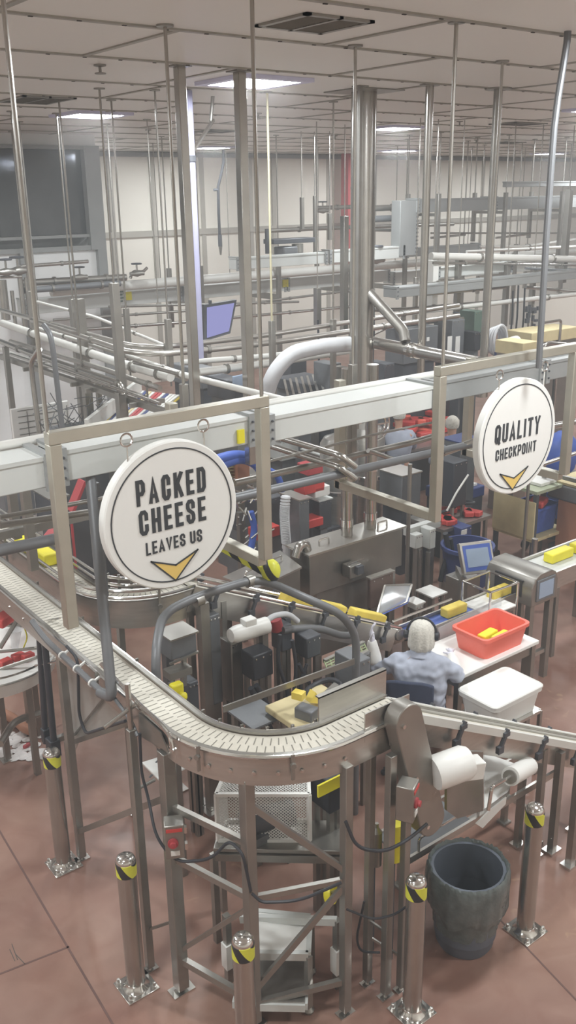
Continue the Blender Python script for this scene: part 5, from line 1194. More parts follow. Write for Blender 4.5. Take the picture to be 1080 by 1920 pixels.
# ------------------------------------------------------------------ workers far off
def worker(label, x, y, z0, face, coat, arms, glasses=False):
    F = Vector((math.cos(face), math.sin(face), 0)); L = Vector((-F.y, F.x, 0)); O = Vector((x, y, z0)); at_ = lambda f, l, z: O + F*f + L*l + UP*z
    t = T('person', label, 'person', O); b = Chain()
    pel = b.add(at_(0, 0, .95), (.14, .11)); chs = b.add(at_(.02, 0, 1.28), (.15, .11), b.add(at_(0, 0, 1.12), (.13, .1), pel))
    h = b.add(at_(.04, 0, 1.61), (.072, .085), b.add(at_(.03, 0, 1.47), .05, chs)); b.add(at_(.04, 0, 1.70), (.066, .078), h); b.add(at_(.14, 0, 1.605), .014, h)
    ends = []
    for s, (e, w) in zip((1, -1), arms):
        e = at_(e[0], s*e[1], e[2]); w = at_(w[0], s*w[1], w[2])
        j = b.line([(at_(.02, s*.17, 1.38), .055), (e, .042), (w, .03)], chs); hand(b, j, w+(w-e).normalized()*.03, w-e, L*-s, UP*-1); ends.append((e, w, s))
        j = b.line([(at_(0, s*.09, .86), .08), (at_(.02, s*.1, .48), .058), (at_(0, s*.1, .08), .04)], pel); b.add(at_(.13, s*.11, .035), (.04, .03), j)
    skin('body', b.v, b.e, b.r, pel, t, SKIN, 1)
    c = Chain(); p0 = c.add(at_(0, 0, .82), (.18, .14)); ch = c.add(at_(.02, 0, 1.30), (.175, .125), c.add(at_(0, 0, 1.08), (.165, .125), p0)); c.add(at_(.03, 0, 1.43), (.08, .075), ch)
    for e, w, s in ends: c.line([(at_(.02, s*.18, 1.37), .075), (e, .06), (e.lerp(w, .8), .05)], ch)
    skin('smock', c.v, c.e, c.r, p0, t, coat, 1)
    c = Chain(); p0 = c.add(at_(0, 0, .84), (.15, .11))
    for s in (1, -1): c.line([(at_(0, s*.09, .8), .09), (at_(.02, s*.1, .48), .075), (at_(0, s*.1, .10), .06)], p0)
    skin('trousers', c.v, c.e, c.r, p0, t, NAVY, 1)
    c = at_(.03, 0, 1.66); m = MB(); vs = []
    for i in range(9):
        th = PI*.66*i/8
        for j in range(18): a = 2*PI*j/18; vs.append(c + F*(.105*math.cos(a)*math.sin(th)) + L*(.095*math.sin(a)*math.sin(th)) + UP*(.11*math.cos(th)+(.045 if math.cos(a) > .1 and i > 5 else 0)))
    m.add(vs, [(i*18+j, i*18+(j+1) % 18, (i+1)*18+(j+1) % 18, (i+1)*18+j) for i in range(8) for j in range(18)]); m.make('hair_net', NET, t, smooth=80)
    MB().tube([at_(.03, .075, 1.56), at_(.10, .05, 1.53), at_(.115, 0, 1.52), at_(.10, -.05, 1.53), at_(.03, -.075, 1.56)], .03, 8).make('beard_net', NET, t) if glasses else None
    for s in (1, -1): MB().ball(at_(.112, s*.032, 1.63), .012, 8, 6).make('eye', BLACK, t)
    if glasses: MB().tube([at_(.02, .085, 1.635), at_(.122, .06, 1.635), at_(.130, 0, 1.63), at_(.122, -.06, 1.635), at_(.02, -.085, 1.635)], .010, 6).make('glasses', DARK, t)
    return t
TOC = math.atan2(-.79, -.61)
p = P(698, 690, 1.70); worker('standing worker with glasses and white hair net facing the viewer, beside the round duct', p.x, p.y, 0, TOC, mat('patterned pale blue smock', '#aebccb', 0, .8, .2, 30), [((.12, .24, 1.12), (.28, .16, 1.05)), ((.12, .24, 1.12), (.28, .16, 1.05))], True)
p = P(748, 805, 1.45); worker('worker in grey blue smock bending at the red packs behind the near cable duct', p.x, p.y, 0, .9, SMOCK, [((.2, .24, 1.15), (.42, .2, 1.1)), ((.2, .24, 1.15), (.42, .2, 1.1))])
p = P(848, 795, 1.66); worker('worker whose white hair net shows behind the first upright of the quality frame', p.x, p.y, 0, .7, SMOCK, [((.1, .26, 1.1), (.3, .2, 1.0)), ((.1, .26, 1.1), (.3, .2, 1.0))])

# ------------------------------------------------------------------ packing line behind the table
t = T('flat_conveyor', 'level conveyor with a blue belt between the cheese incline and the detector hood', 'conveyor', (6.0, 5.55, 0))
MB().box((5.25, 5.13, .90), (6.655, 5.31, .92)).make('belt', BLUE, t)
MB().box((5.25, 5.11, .78), (6.655, 5.125, .95)).make('near_side', STEEL, t); MB().box((5.25, 5.315, .78), (6.655, 5.33, .95)).make('far_side', STEEL, t)
MB().tube([(5.25, 5.34, 1.0), (6.0, 5.34, 1.0)], .012, 8).make('guide_rail', CHROME, t)
for x in (5.4, 6.0, 6.5):
    for y in (5.12, 5.32): MB().box((x-.02, y-.02, 0), (x+.02, y+.02, .78)).make('leg', STEELD, t)
m = MB()
for x in (5.3, 5.5): m.lathe([(.035, 0), (.035, .04), (0, .045)], (x, 5.11, .87), 12, axis=(0, -1, 0))
m.make('end_bearings', STEELD, t)
for (x, y, l, ln) in ((848, 1140, 'cheese loaf on the blue belt before the wire guard', .26), (940, 1107, 'cheese loaf inside the wire guard', .30)):
    p = P(x, y+8, .93); S(MB().cbox((p.x, 5.22, .965), (ln, .10, .09)), 'cheese_loaf', YELLOW, l, 'cheese', 'wrapped cheese loaves', bevel=.012)
t = T('wire_guard', 'open cube guard of steel rods over the belt before the detector hood', 'guard', (6.55, 5.5, .92))
p = [P(868, 1090, 1.16), P(920, 1111, 1.16), P(972, 1092, 1.16), P(918, 1071, 1.16)]; m = MB()
for i in range(4): m.tube([p[i], p[(i+1) % 4]], .011, 8); m.tube([p[i], (p[i].x, p[i].y, .80)], .011, 8)
m.make('rods', CHROME, t); MB().prism([(p[0].x, p[0].y, .92), (p[1].x, p[1].y, .92), (p[2].x, p[2].y, .92), (p[3].x, p[3].y, .92)], (0, 0, .012)).make('white_plate', WHITE, t)
t = T('detector_hood', 'rounded stainless detector tunnel with a small screen on its near end', 'machine', (6.75, 5.3, 0))
hx0, hx1, hy0, hy1 = 6.66, 7.05, 4.93, 5.50; pr = []
for x, z in ((hx0, .86), (hx0, 1.06), (hx0+.04, 1.14), (hx0+.11, 1.18), (hx1-.11, 1.18), (hx1-.04, 1.14), (hx1, 1.06), (hx1, .86)): pr.append((x, hy0, z))
MB().prism(pr, (0, hy1-hy0, 0)).make('tunnel', STEELD, t, bevel=.010)
MB().prism([(hx0+.06, hy0-.012, .90), (hx0+.33, hy0-.012, .90), (hx0+.33, hy0-.012, 1.12), (hx0+.06, hy0-.012, 1.12)], (0, .014, 0)).make('screen_bezel', MID, t, bevel=.006)
MB().box((hx0+.09, hy0-.016, .93), (hx0+.30, hy0-.010, 1.09)).make('screen', LCD, t)
MB().box((hx0-.004, 5.05, .93), (hx0+.01, 5.38, 1.10)).make('tunnel_mouth', BLACK, t)
for x in (hx0+.05, hx1-.05):
    for y in (hy0+.05, hy1-.05): MB().box((x-.03, y-.03, 0), (x+.03, y+.03, .87)).make('leg', STEELD, t)
MB().bar((hx0+.05, hy0+.05, .3), (hx1-.05, hy0+.05, .3), .04).bar((hx0+.05, hy0+.05, .3), (hx0+.05, hy1-.05, .3), .04).make('lower_rail', STEEL, t)
t = T('flat_conveyor', 'wide grey conveyor carrying cheese out of the detector hood to the edge', 'conveyor', (8.1, 5.4, 0))
MB().box((7.06, 5.2, .90), (9.6, 5.6, .93)).make('belt', LGREY, t); MB().box((7.02, 5.17, .78), (9.6, 5.195, .96)).box((7.02, 5.605, .78), (9.6, 5.63, .96)).make('sides', STEEL, t)
for x in (7.4, 8.4, 9.4):
    for y in (5.19, 5.61): MB().box((x-.025, y-.025, 0), (x+.025, y+.025, .78)).make('leg', STEELD, t)
for k, x in enumerate((7.72, 8.15)): S(MB().cbox((x, 5.42, .985), (.36, .12, .10)), 'cheese_loaf', YELS, ('long cheese loaf just out of the detector hood', 'long cheese loaf at the edge on the grey conveyor')[k], 'cheese', 'wrapped cheese loaves', bevel=.012)
# touch panel
t = T('touch_panel', 'tilted touch screen with a blue border on a steel pedestal', 'control panel', (6.35, 5.95, 0))
c = P(896, 1045, Y=5.85)
def tilted(w, h, d, off=0):                        # panel facing the worker, leaning back
    X = Vector((.93, -.37, 0)); N = Vector((-.33, -.83, .45)).normalized(); U = N.cross(X).normalized()*-1; U = U if U.z > 0 else -U
    q = [c + X*(sx*w/2) + U*(sy*h/2) + N*off for sx, sy in ((-1, -1), (1, -1), (1, 1), (-1, 1))]
    return MB().prism(q, -N*d)
tilted(.36, .33, .07).make('housing', STEEL, t, bevel=.006); tilted(.31, .27, .004, .004).make('blue_border', BLUE, t); tilted(.25, .19, .004, .007).make('screen', LCD, t)
MB().prism([c+Vector((-.22, .02, -.16)), c+Vector((-.16, -.02, -.20)), c+Vector((-.16, -.02, -.75)), c+Vector((-.22, .02, -.75))], (.18, .24, 0)).make('side_housing', STEELD, t)
MB().box((c.x-.15, 5.9, 0), (c.x+.12, 6.15, c.z-.25)).make('pedestal', STEELD, t, bevel=.008)
t = T('socket_box', 'small grey box with a round white socket behind the wire guard', 'box', P(932, 1080, Y=5.75))
p = P(932, 1076, Y=5.8); MB().cbox(p, (.11, .06, .13)).make('housing', LGREY, t, bevel=.01); MB().lathe([(.035, 0), (.035, .01), (.02, .012), (0, .012)], p+Vector((-.01, -.03, .01)), 14, axis=(0, -1, 0)).make('socket', DARK, t); MB().box((p.x-.015, 5.8, 0), (p.x+.015, 5.83, p.z-.05)).make('stand', STEELD, t)
# clear hopper and small boxes beside the incline
t = T('clear_hopper', 'clear plastic chute with a blue lip behind the end of the cheese incline', 'hopper', P(735, 1130, Y=5.75))
q = [P(706, 1155, Y=5.72), P(762, 1130, Y=5.72), P(772, 1096, Y=5.95), P(722, 1098, Y=5.95)]
MB().prism(q, (0, .012, 0)).make('sheet', CLEAR, t); MB().prism([q[0]+Vector((0, -.02, 0)), q[1]+Vector((0, -.02, 0)), q[1].lerp(q[2], .35)+Vector((0, -.02, 0)), q[0].lerp(q[3], .06)+Vector((0, -.02, 0))], (0, .01, 0)).make('blue_lip', BLUE, t)
m = MB()
for i in range(4): m.bar(q[i], q[(i+1) % 4], .018)
m.make('frame', STEEL, t)
for v in (q[0], q[1]): MB().box((v.x-.015, v.y, 0), (v.x+.015, v.y+.03, v.z)).make('leg', STEELD, t)
boxpx('junction_box', 'low grey box with a pale lid between clear chute and cheese loaf', 790, 1112, 836, 1130, 5.95, .22, DARK, 'box', WHITE)
boxpx('junction_box', 'small pale box on the line beside the clear chute', 768, 1130, 795, 1150, 5.75, .14, LGREY, 'box', WHITE)
boxpx('terminal_box', 'pale grey terminal box on poles over the packing line, left of a twin', 768, 1000, 793, 1034, 6.6, .16, LGREY, 'box')
boxpx('terminal_box', 'pale grey terminal box on poles over the packing line, right of its twin', 796, 990, 818, 1034, 6.55, .16, LGREY, 'box')
S(MB().box(P(766, 992, Y=6.7), P(816, 984, Y=6.78)), 'box_hood', LGREY, 'pale tray lying over the two terminal boxes', 'tray')
pole = lambda x, y0, y1, Y, r, m_, l: S(MB().tube([P(x, y0, Y=Y), (P(x, y0, Y=Y).x, Y, 0)], r, 12), 'upright_pole', m_, l, 'pole')
pole(769, 870, 1120, 6.6, .022, STEELD, 'thin bright pole left of the terminal boxes'); pole(786, 1030, 1105, 6.62, .03, TUBE, 'stout pole under the left terminal box'); pole(803, 1035, 1105, 6.57, .03, STEELD, 'stout pole under the right terminal box')
# large stainless cabinet with two pipes
t = T('steel_cabinet', 'large stainless machine cabinet with two upright pipes on its sloping lid', 'machine', (5.6, 6.6, 0))
X0, X1, Ya, Yb = 5.08, 6.30, 6.30, 6.60
zl, zr = P(598, 1035, Y=Ya).z, P(757, 990, Y=Ya).z
zl = (zl+zr)/2
MB().box((X0, Ya, zl-.42), (X1, Yb, zl)).make('upper_housing', STEELD, t, bevel=.008)
MB().box((X0-.03, Ya-.03, zl), (X1+.03, Yb+.03, zl+.02)).make('lid', STEEL, t)
MB().box((X0+.12, Ya+.04, .25), (X1-.05, Yb-.04, zl-.42)).make('lower_housing', STEELD, t)
m = MB()
for x in (X0+.2, X1-.25): m.tube(bend([(x, Ya+.1, zl+.02), (x, Ya+.1, zl+.08), (x+.12, Ya+.1, zl+.08), (x+.12, Ya+.1, zl+.02)], .02), .009, 8)
m.make('lid_handle', CHROME, t)
for x in (X0+.15, X1-.1):
    for y in (Ya+.06, Yb-.08): MB().box((x-.025, y-.025, 0), (x+.025, y+.025, .26)).make('leg', STEELD, t)
for k, (px, l) in enumerate(((650, 'left upright pipe rising from the stainless cabinet lid'), (694, 'right upright pipe rising from the stainless cabinet lid'))):
    p = P(px, 1000 if k == 0 else 985, Y=6.46); tt = T('upright_pipe', l, 'pipe', (p.x, 6.46, zl+.02))
    MB().tube([(p.x, 6.46, zl+.02), (p.x, 6.46, 3.05)], .06, 18).make('pipe_run', TUBE, tt); MB().tube([(p.x, 6.46, zl+.12), (p.x, 6.46, zl+.19)], .068, 18).tube([(p.x, 6.46, 2.0), (p.x, 6.46, 2.05)], .068, 18).make('clamp', CHROME, tt)
t = T('valve_box', 'small steel pneumatic box fixed to the front of the stainless cabinet', 'box', P(660, 1080, Y=6.25))
p = P(660, 1068, Y=6.22); MB().cbox(p, (.15, .12, .13)).make('housing', STEELD, t, bevel=.008); MB().cbox(p+Vector((.02, -.08, .02)), (.08, .05, .08)).make('regulator', DARK, t); MB().tube([p+Vector((-.1, -.05, .09)), p+Vector((.1, -.05, .11))], .008, 6).make('bracket', CHROME, t)
boxpx('tinted_panel', 'brown tinted machine door standing in front of the stainless cabinet', 688, 1072, 738, 1145, 6.1, .05, mat('tinted door', '#7d6a62', .3, .4, .05), 'door', STEEL)
# smaller stainless box with handles, corrugated hose
t = T('steel_box', 'low stainless box with two lid handles behind the cheese incline', 'machine', (4.75, 6.15, 0))
c0, c1, c2, c3 = P(417, 1085, 1.32), P(478, 1108, 1.32), P(566, 1066, 1.32), P(525, 1035, 1.32)
MB().prism([c0, c1, c2, c3], (0, 0, .018)).make('lid', STEEL, t); q = [v.lerp((c0+c2)/2, .05)-Vector((0, 0, .38)) for v in (c0, c1, c2, c3)]
MB().prism(q, (0, 0, .38)).make('housing', STEELD, t)
m = MB()
for f in (.28, .72):
    a = c0.lerp(c3, f).lerp(c1.lerp(c2, f), .45); d = (c3-c0).normalized(); m.tube(bend([a-d*.09+Vector((0, 0, .018)), a-d*.09+Vector((0, 0, .075)), a+d*.09+Vector((0, 0, .075)), a+d*.09+Vector((0, 0, .018))], .02), .010, 8)
m.make('lid_handle', CHROME, t)
for v in q: MB().box((v.x-.02, v.y-.02, 0), (v.x+.02, v.y+.02, v.z+.01)).make('leg', STEELD, t)
pts = [P(x, y, Y=6.9) for x, y in ((536, 930), (533, 960), (535, 1000), (540, 1045))]; pts = bend(pts, .1, 4); fine = []
for i in range(len(pts)-1):
    for k in range(6): fine.append(pts[i].lerp(pts[i+1], k/6))
fine.append(pts[-1])
n = 64; L_ = [fine[min(int(k*len(fine)/n), len(fine)-1)].lerp(fine[min(int(k*len(fine)/n)+1, len(fine)-1)], (k*len(fine)/n) % 1) for k in range(n)]
S(MB().tube(L_, [.052 if k % 2 else .043 for k in range(n)], 12), 'corrugated_hose', HOSEW, 'grey corrugated hose hanging beside the frame upright', 'hose')
S(MB().tube(bend([P(555, 1045, Y=6.4), P(562, 1022, Y=6.4), P(574, 1020, Y=6.4), P(578, 1048, Y=6.4)], .1), .045, 14), 'elbow_hose', TUBE, 'steel elbow pipe between the low box and the stainless cabinet', 'pipe')
# machines behind, between sign and cabinet
boxpx('steel_tower', 'tall grey machine tower behind the corrugated hose', 548, 935, 580, 1040, 7.4, .35, MID, 'machine', STEEL)
boxpx('steel_tower', 'dark machine block right of the grey tower', 580, 935, 622, 1000, 7.8, .4, DARK, 'machine', LGREY)
boxpx('packing_machine', 'dark machine base behind the stainless cabinet', 578, 985, 640, 1030, 8.2, .5, DARK, 'machine')
for x, y, w, h, l, m_ in ((590, 915, .30, .12, 'red and white carton on the dark machine block', RED), (605, 922, .22, .12, 'white carton beside the red one on the machine block', WHITE), (588, 982, .3, .1, 'red tray on the dark machine base', RED), (592, 880, .22, .12, 'dark red motor behind the frame upright', PINKR), (505, 1000, .3, .12, 'red pack deep inside the machines behind the frame upright', RED)):
    p = P(x, y, Y=7.75); S(MB().box(p+Vector((-w/2, 0, -h/2)), p+Vector((w/2, .2, h/2))), 'carton', m_, l, 'carton', bevel=.01)
for k, q in enumerate((((405, 862), (440, 852), (478, 858), (492, 880)), ((415, 872), (450, 858), (480, 868), (500, 900)), ((500, 880), (520, 890), (530, 920)), ((470, 960), (478, 990), (470, 1030)))):
    pipe(('upper', 'lower', 'short', 'hanging')[k]+' blue hose behind the packed cheese sign', xy(*q, Y=7.3), .05 if k < 2 else .035, BLUE, .15, 0, 'hose', None, 'blue_hose')
t = T('stacked_magazine', 'rack of pale packaging blanks behind the packed cheese sign', 'rack', P(445, 885, Y=7.6))
m = MB()
for k in range(6): a = P(420, 868+k*6, Y=7.6); b = P(465, 862+k*6, Y=7.6); m.box(a, b+Vector((0, .3, .022)))
m.make('blanks', CARD, t); a = P(445, 865, Y=7.55); b = P(468, 895, Y=7.55); MB().box(a, b+Vector((0, .3, 0))).make('end_plate', BROWN, t); MB().box(P(418, 910, Y=7.6), P(480, 895, Y=7.9)).make('shelf', STEELD, t); g = P(450, 900, Y=7.75); MB().box((g.x-.03, 7.72, 0), (g.x+.03, 7.78, g.z)).make('leg', STEELD, t)
boxpx('wrapping_machine', 'long dark wrapping machine behind the sign, under the blue hoses', 440, 925, 545, 1030, 8.0, .8, DARK, 'machine')
t = T('machine_linkage', 'bright tangle of link rods on the wrapping machine behind the sign', 'machine', P(440, 920, Y=7.4))
m = MB(); random.seed(11)
for k in range(34): p = P(random.uniform(430, 485), random.uniform(895, 945), Y=7.4+random.uniform(0, .3)); d = Vector((random.uniform(-1, 1), random.uniform(-.5, .5), random.uniform(-.6, .6)))*.14; m.tube([p, p+d], .012, 6)
m.make('link_rods', CHROME, t)
m = MB()
for k in range(20): p = P(random.uniform(430, 500), random.uniform(950, 1030), Y=7.2+random.uniform(0, .3)); d = Vector((random.uniform(-1, 1), random.uniform(-.5, .5), random.uniform(-.8, .8)))*.16; m.tube([p, p+d], .010, 6)
m.make('lower_rods', STEELD, t); g = P(450, 960, Y=7.5); MB().box((g.x-.03, 7.47, 0), (g.x+.03, 7.53, g.z)).make('stand', STEELD, t)
# level pipes slung under the near cable duct
for q, Y, r, mm, l in ((((330, 955), (440, 934), (780, 856), (905, 828)), 5.0, .032, PIPED, 'thick dark conduit slung below the near cable duct'), (((440, 906), (780, 828), (822, 815)), 5.35, .026, STEELD, 'flat brown grey rail below the near cable duct'), (((500, 866), (700, 815), (822, 790)), 5.2, .010, STEELD, 'thin wire rail closest below the near cable duct'), (((170, 960), (0, 985)), 5.4, .022, STEELD, 'thin pipe below the duct left of the sign frame'), (((0, 970), (230, 928)), 5.55, .016, STEELD, 'upper thin pipe below the duct left of the sign frame'), (((830, 850), (905, 822), (1085, 790)), 5.0, .03, TUBE, 'steel pipe passing behind the quality sign'), (((1005, 875), (1085, 848)), 5.3, .02, TUBE, 'thin pipe right of the quality sign'), (((690, 845), (740, 862)), 5.3, .02, STEELD, 'short cross pipe near the upright pipes')):
    pipe(l, xy(*q, Y=Y), r, mm, .1, 0)
pipe('thick dark bar crossing in front of the far belt at the window side', xy((-10, 1034), (118, 1008), Y=4.75), .034, PIPED)
S(MB().bar(P(-5, 1005, Y=6.2), P(190, 960, Y=6.2), .05, .06), 'steel_rail', STEELD, 'flat steel rail behind the far belt at the window side', 'rail')
for (x, y0, y1, Y, l) in ((45, 905, 1070, 6.0, 'steel strut crossing the far yellow loaf'), (22, 925, 1010, 6.3, 'thin strut at the window side by the far belt'), (175, 905, 1120, 5.6, 'dark strut just behind the packed cheese sign')):
    a = P(x, y0, Y=Y); S(MB().box((a.x-.03, Y-.03, HZ(a.x, Y, x, y1)), (a.x+.03, Y+.03, a.z)), 'hanging_strut', STEELD if x < 100 else PIPED, l, 'post')
for a, b, Y, l in (((505, 815), (640, 855), 5.6, 'upper polished pipe angling under the near cable duct'), ((505, 835), (640, 878), 5.6, 'lower polished pipe angling under the near cable duct')):
    pa, pb = P(*a, X=4.3), P(*b, X=4.3); pipe(l, [pa, pb, pb+Vector((.12, -.02, -.10))], .026, TUBE, .06, 0)

# ------------------------------------------------------------------ far left: packaging sheets, wire racks, boards
t = T('sheet_stack', 'long leaning pile of packaging sheets with yellow and red edges', 'pile', P(250, 770, Y=9.4))
random.seed(5)
cols = [(PIPEW, 'pale_sheet'), (YELLOW, 'yellow_sheet'), (PINKR, 'red_sheet'), (DBLUE, 'blue_sheet'), (CARD, 'buff_sheet')]
groups = [MB() for _ in cols]
for k in range(40):
    f = k/39; a = Vector(P(175+f*80, 812-f*4, Y=9.3)); b = Vector(P(250+f*85, 735+f*10, Y=10.6)); o = Vector((.0, 0, .012*(k % 3)))
    groups[random.choice((0, 0, 0, 0, 0, 1, 2, 3, 4, 4))].bar(a+o, b+o, .055, .02)
for g_, (mm, nm) in zip(groups, cols):
    if g_.v: g_.make(nm, mm, t)
a, b = P(215, 800, Y=9.5), P(300, 800, Y=9.5); MB().box((a.x, 9.4, 0), (b.x, 9.75, a.z-.02)).make('rack', STEELD, t)
S(MB().bar(P(163, 800, Y=9.2), P(262, 722, Y=10.5), .05, .16), 'pale_board', PIPEW, 'pale chute side board left of the leaning packaging sheets', 'board')
t = T('wire_rack', 'dark tangle of wire cages beside the packaging sheets', 'rack', P(140, 790, Y=9.8)); m = MB()
for k in range(46): p = P(random.uniform(80, 205), random.uniform(745, 812), Y=9.8+random.uniform(0, .4)); d = Vector((random.uniform(-1, 1), random.uniform(-.3, .3), random.uniform(-.9, 1)))*.17; m.tube([p-d, p+d], .0055, 5)
m.make('wires', MID, t); a = P(90, 812, Y=10.2); b = P(200, 790, Y=10.2); MB().box((a.x, 10.1, 0), (b.x, 10.3, a.z+.05)).make('rack_body', MID, t)
t = T('drawing_board', 'white board with faint drawn lines by the gallery wall foot', 'board', P(75, 800, Y=11.5))
a, b = P(28, 830, Y=11.5), P(128, 752, Y=11.5); MB().box((a.x, 11.5, 0.0), (b.x, 11.56, b.z)).make('panel', WHITE, t)
m = MB(); random.seed(3)
for k in range(5): z = a.z+(b.z-a.z)*(.2+.18*k); m.box((a.x+.08, 11.49, z), (b.x-.2+.05*(k % 2), 11.5, z+.008))
for k in range(4): x = a.x+.2+k*.28; m.box((x, 11.49, a.z+.05), (x+.008, 11.5, b.z-.05))
m.make('lines', STEELD, t)
t = T('mini_stool', 'small dark knob stand on the near cable duct by the frame', 'stand', P(15, 818, Y=5.0)) if False else None
# mid machines under the screen and hose
KC = None
for args in (('line_machine', 'dark machine with a small blue screen below the pale level pipe', 415, 712, 470, 760, 9.0, .6, DARK, 'machine'), ('line_machine', 'dark machine under the lilac screen', 350, 690, 412, 735, 10.4, .8, MID, 'machine'),
             ('line_machine', 'dark framed opening in the white far machine right of the hose', 520, 672, 575, 712, 11.6, .5, DARK, 'machine', WHITE), ('line_machine', 'long dark slatted machine below the arching hose', 530, 712, 640, 752, 9.6, .8, DARK, 'machine'),
             ('control_cabinet', 'narrow grey control cabinet with knobs left of the round duct', 602, 680, 640, 745, 9.3, .35, MID, 'cabinet'), ('line_machine', 'grey machine block filling in right of the arching hose', 640, 690, 665, 740, 8.9, .3, STEELD, 'machine')):
    KC = boxpx(*args) if args[0] == 'control_cabinet' else (boxpx(*args), KC)[1]
p = P(451, 716, Y=8.98); S(MB().cbox(p, (.26, .03, .17), .2), 'small_screen', LCD, 'small blue grey screen on the machine below the pale level pipe', 'screen', bevel=.008)
t = T('slat_rack', 'rows of steel slats on the long machine below the arching hose', 'rack', P(585, 730, Y=9.4)); m = MB()
for k in range(9): a = P(540+k*11, 742-k*2, Y=9.4); m.bar(a, a+Vector((.25, .4, .12)), .03, .015)
m.make('slats', STEEL, t); g = P(590, 745, Y=9.5); MB().box((g.x-.04, 9.46, 0), (g.x+.04, 9.54, g.z)).make('stand', STEELD, t)
m = MB()
for y in (688, 700): m.lathe([(.03, 0), (.03, .03), (0, .035)], P(628, y, Y=9.29), 12, axis=(0, -1, 0))
m.make('knobs', DARK, KC)

# ------------------------------------------------------------------ far right: cabinets, hose reel, pallets
for args in (('electrical_cabinet', 'wide dark grey electrical cabinet right of the round duct', 722, 610, 822, 690, 10.0, .4, MID, 'cabinet'), ('electrical_cabinet', 'dark grey electrical cabinet with taped paper notices', 826, 598, 872, 688, 9.9, .4, MID, 'cabinet'),
             ('black_machine', 'tall dark green machine beside the papered cabinet', 875, 582, 906, 658, 10.1, .4, GREEN, 'machine'), ('pump', 'dark pump block in front of the dark green machine', 880, 622, 902, 660, 9.7, .3, BLACK, 'pump'), ('low_cabinet', 'low dark machine hood between the cabinets and the worker with glasses', 706, 680, 740, 725, 9.8, .4, DARK, 'cabinet')):
    boxpx(*args)
for k, (x, l) in enumerate(((843, 'white paper notice on the dark cabinet, left of two'), (858, 'white paper notice on the dark cabinet, right of two'))):
    a = P(x, 650, Y=9.89); S(MB().box(a+Vector((-.05, 0, -.1)), a+Vector((.05, .006, .16))), 'paper_notice', WHITE, l, 'notice')
for x, y, l in ((730, 615, 'small white label on the wide dark cabinet'), (800, 640, 'second small white label on the wide dark cabinet')):
    a = P(x, y, Y=9.99); S(MB().box(a, a+Vector((.06, .006, .06))), 'paper_notice', WHITE, l, 'notice')
struct(MB().box((P(1020, 600, Y=12.2).x, 12.2, 0), (22, 12.35, P(1050, 553, Y=12.2).z)), 'wall_partition', CREAM, smooth=0)
t = T('hose_reel', 'coiled pale hose with a white motor beside the thick post foot', 'hose reel', P(942, 660, Y=9.0)); m = MB()
c = P(938, 640, Y=9.1)
for k in range(4): m.tube([c+Vector((.15*math.cos(j*PI/10), .05*k, (.24-.02*k)*math.sin(j*PI/10))) for j in range(21)], .022, 6, False)
m.make('coil', HOSEW, t); a = P(942, 648, Y=8.9); MB().tube([a, a+Vector((.3, -.02, .02))], [.09, .10], 14).make('motor', WHITE, t); MB().box(a+Vector((-.05, -.1, -.25)), a+Vector((.35, .1, -.1))).make('base_plate', DBLUE, t); MB().box((a.x, a.y, 0), (a.x+.3, a.y+.06, a.z-.2)).make('stand', DARK, t)
t = T('gauge_board', 'cluster of small gauges and fittings on the wall right of the hose reel', 'gauges', P(1000, 600, Y=9.8)); m = MB(); random.seed(9)
for k in range(14): p = P(random.uniform(988, 1012), random.uniform(575, 632), Y=9.8); m.cbox(p, (random.uniform(.03, .09), .04, random.uniform(.03, .10)))
m.make('gauges', DARK, t); a = P(1000, 570, Y=9.85); MB().tube([a, (a.x, a.y, 0)], .02, 8).tube([a+Vector((-.1, 0, 0)), (a.x-.1, a.y, 0)], .016, 8).make('pipes', TUBE, t)
for q, Y, l in (((997, 640, 1047, 626), 9.0, 'yellow block pallet behind the conduit foot'), ((1052, 633, 1085, 620), 9.0, 'yellow block pallet at the edge by the cream partition'), ((980, 662, 1008, 648), 8.3, 'small yellow crate nearest the quality frame top bar')):
    a = P(q[0], q[1], Y=Y); b = P(q[2], q[3], Y=Y); S(MB().box((a.x, Y, a.z-.05), (b.x, Y+.5, (a.z+b.z)/2+.10)), 'cheese_pallet', CARD, l, 'pallet', bevel=.01)
    S(MB().box((a.x+.02, Y+.02, 0), (b.x-.02, Y+.48, a.z-.05)), 'pallet_stand', STEELD, 'steel stand under the '+l.split(' behind')[0].split(' at ')[0].split(' nearest')[0]+(' at the edge' if q[0] == 1052 else ' nearest the frame' if q[0] == 980 else ' by the conduit'), 'stand')
pipe('bent steel handrail beside the yellow pallets', xy((1018, 665), (1020, 648), (1030, 643), (1085, 648), Y=8.0), .03, TUBE, .1)
t = T('goal_rail', 'thin steel goal shaped frame above the yellow pallets', 'frame', P(1040, 640, Y=8.7)); MB().tube(bend([(P(1012, 640, Y=8.7).x, 8.7, 0), P(1014, 606, Y=8.7), P(1052, 600, Y=8.7), (P(1052, 600, Y=8.7).x, 8.7, 0)], .05), .02, 8).make('rail', TUBE, t)
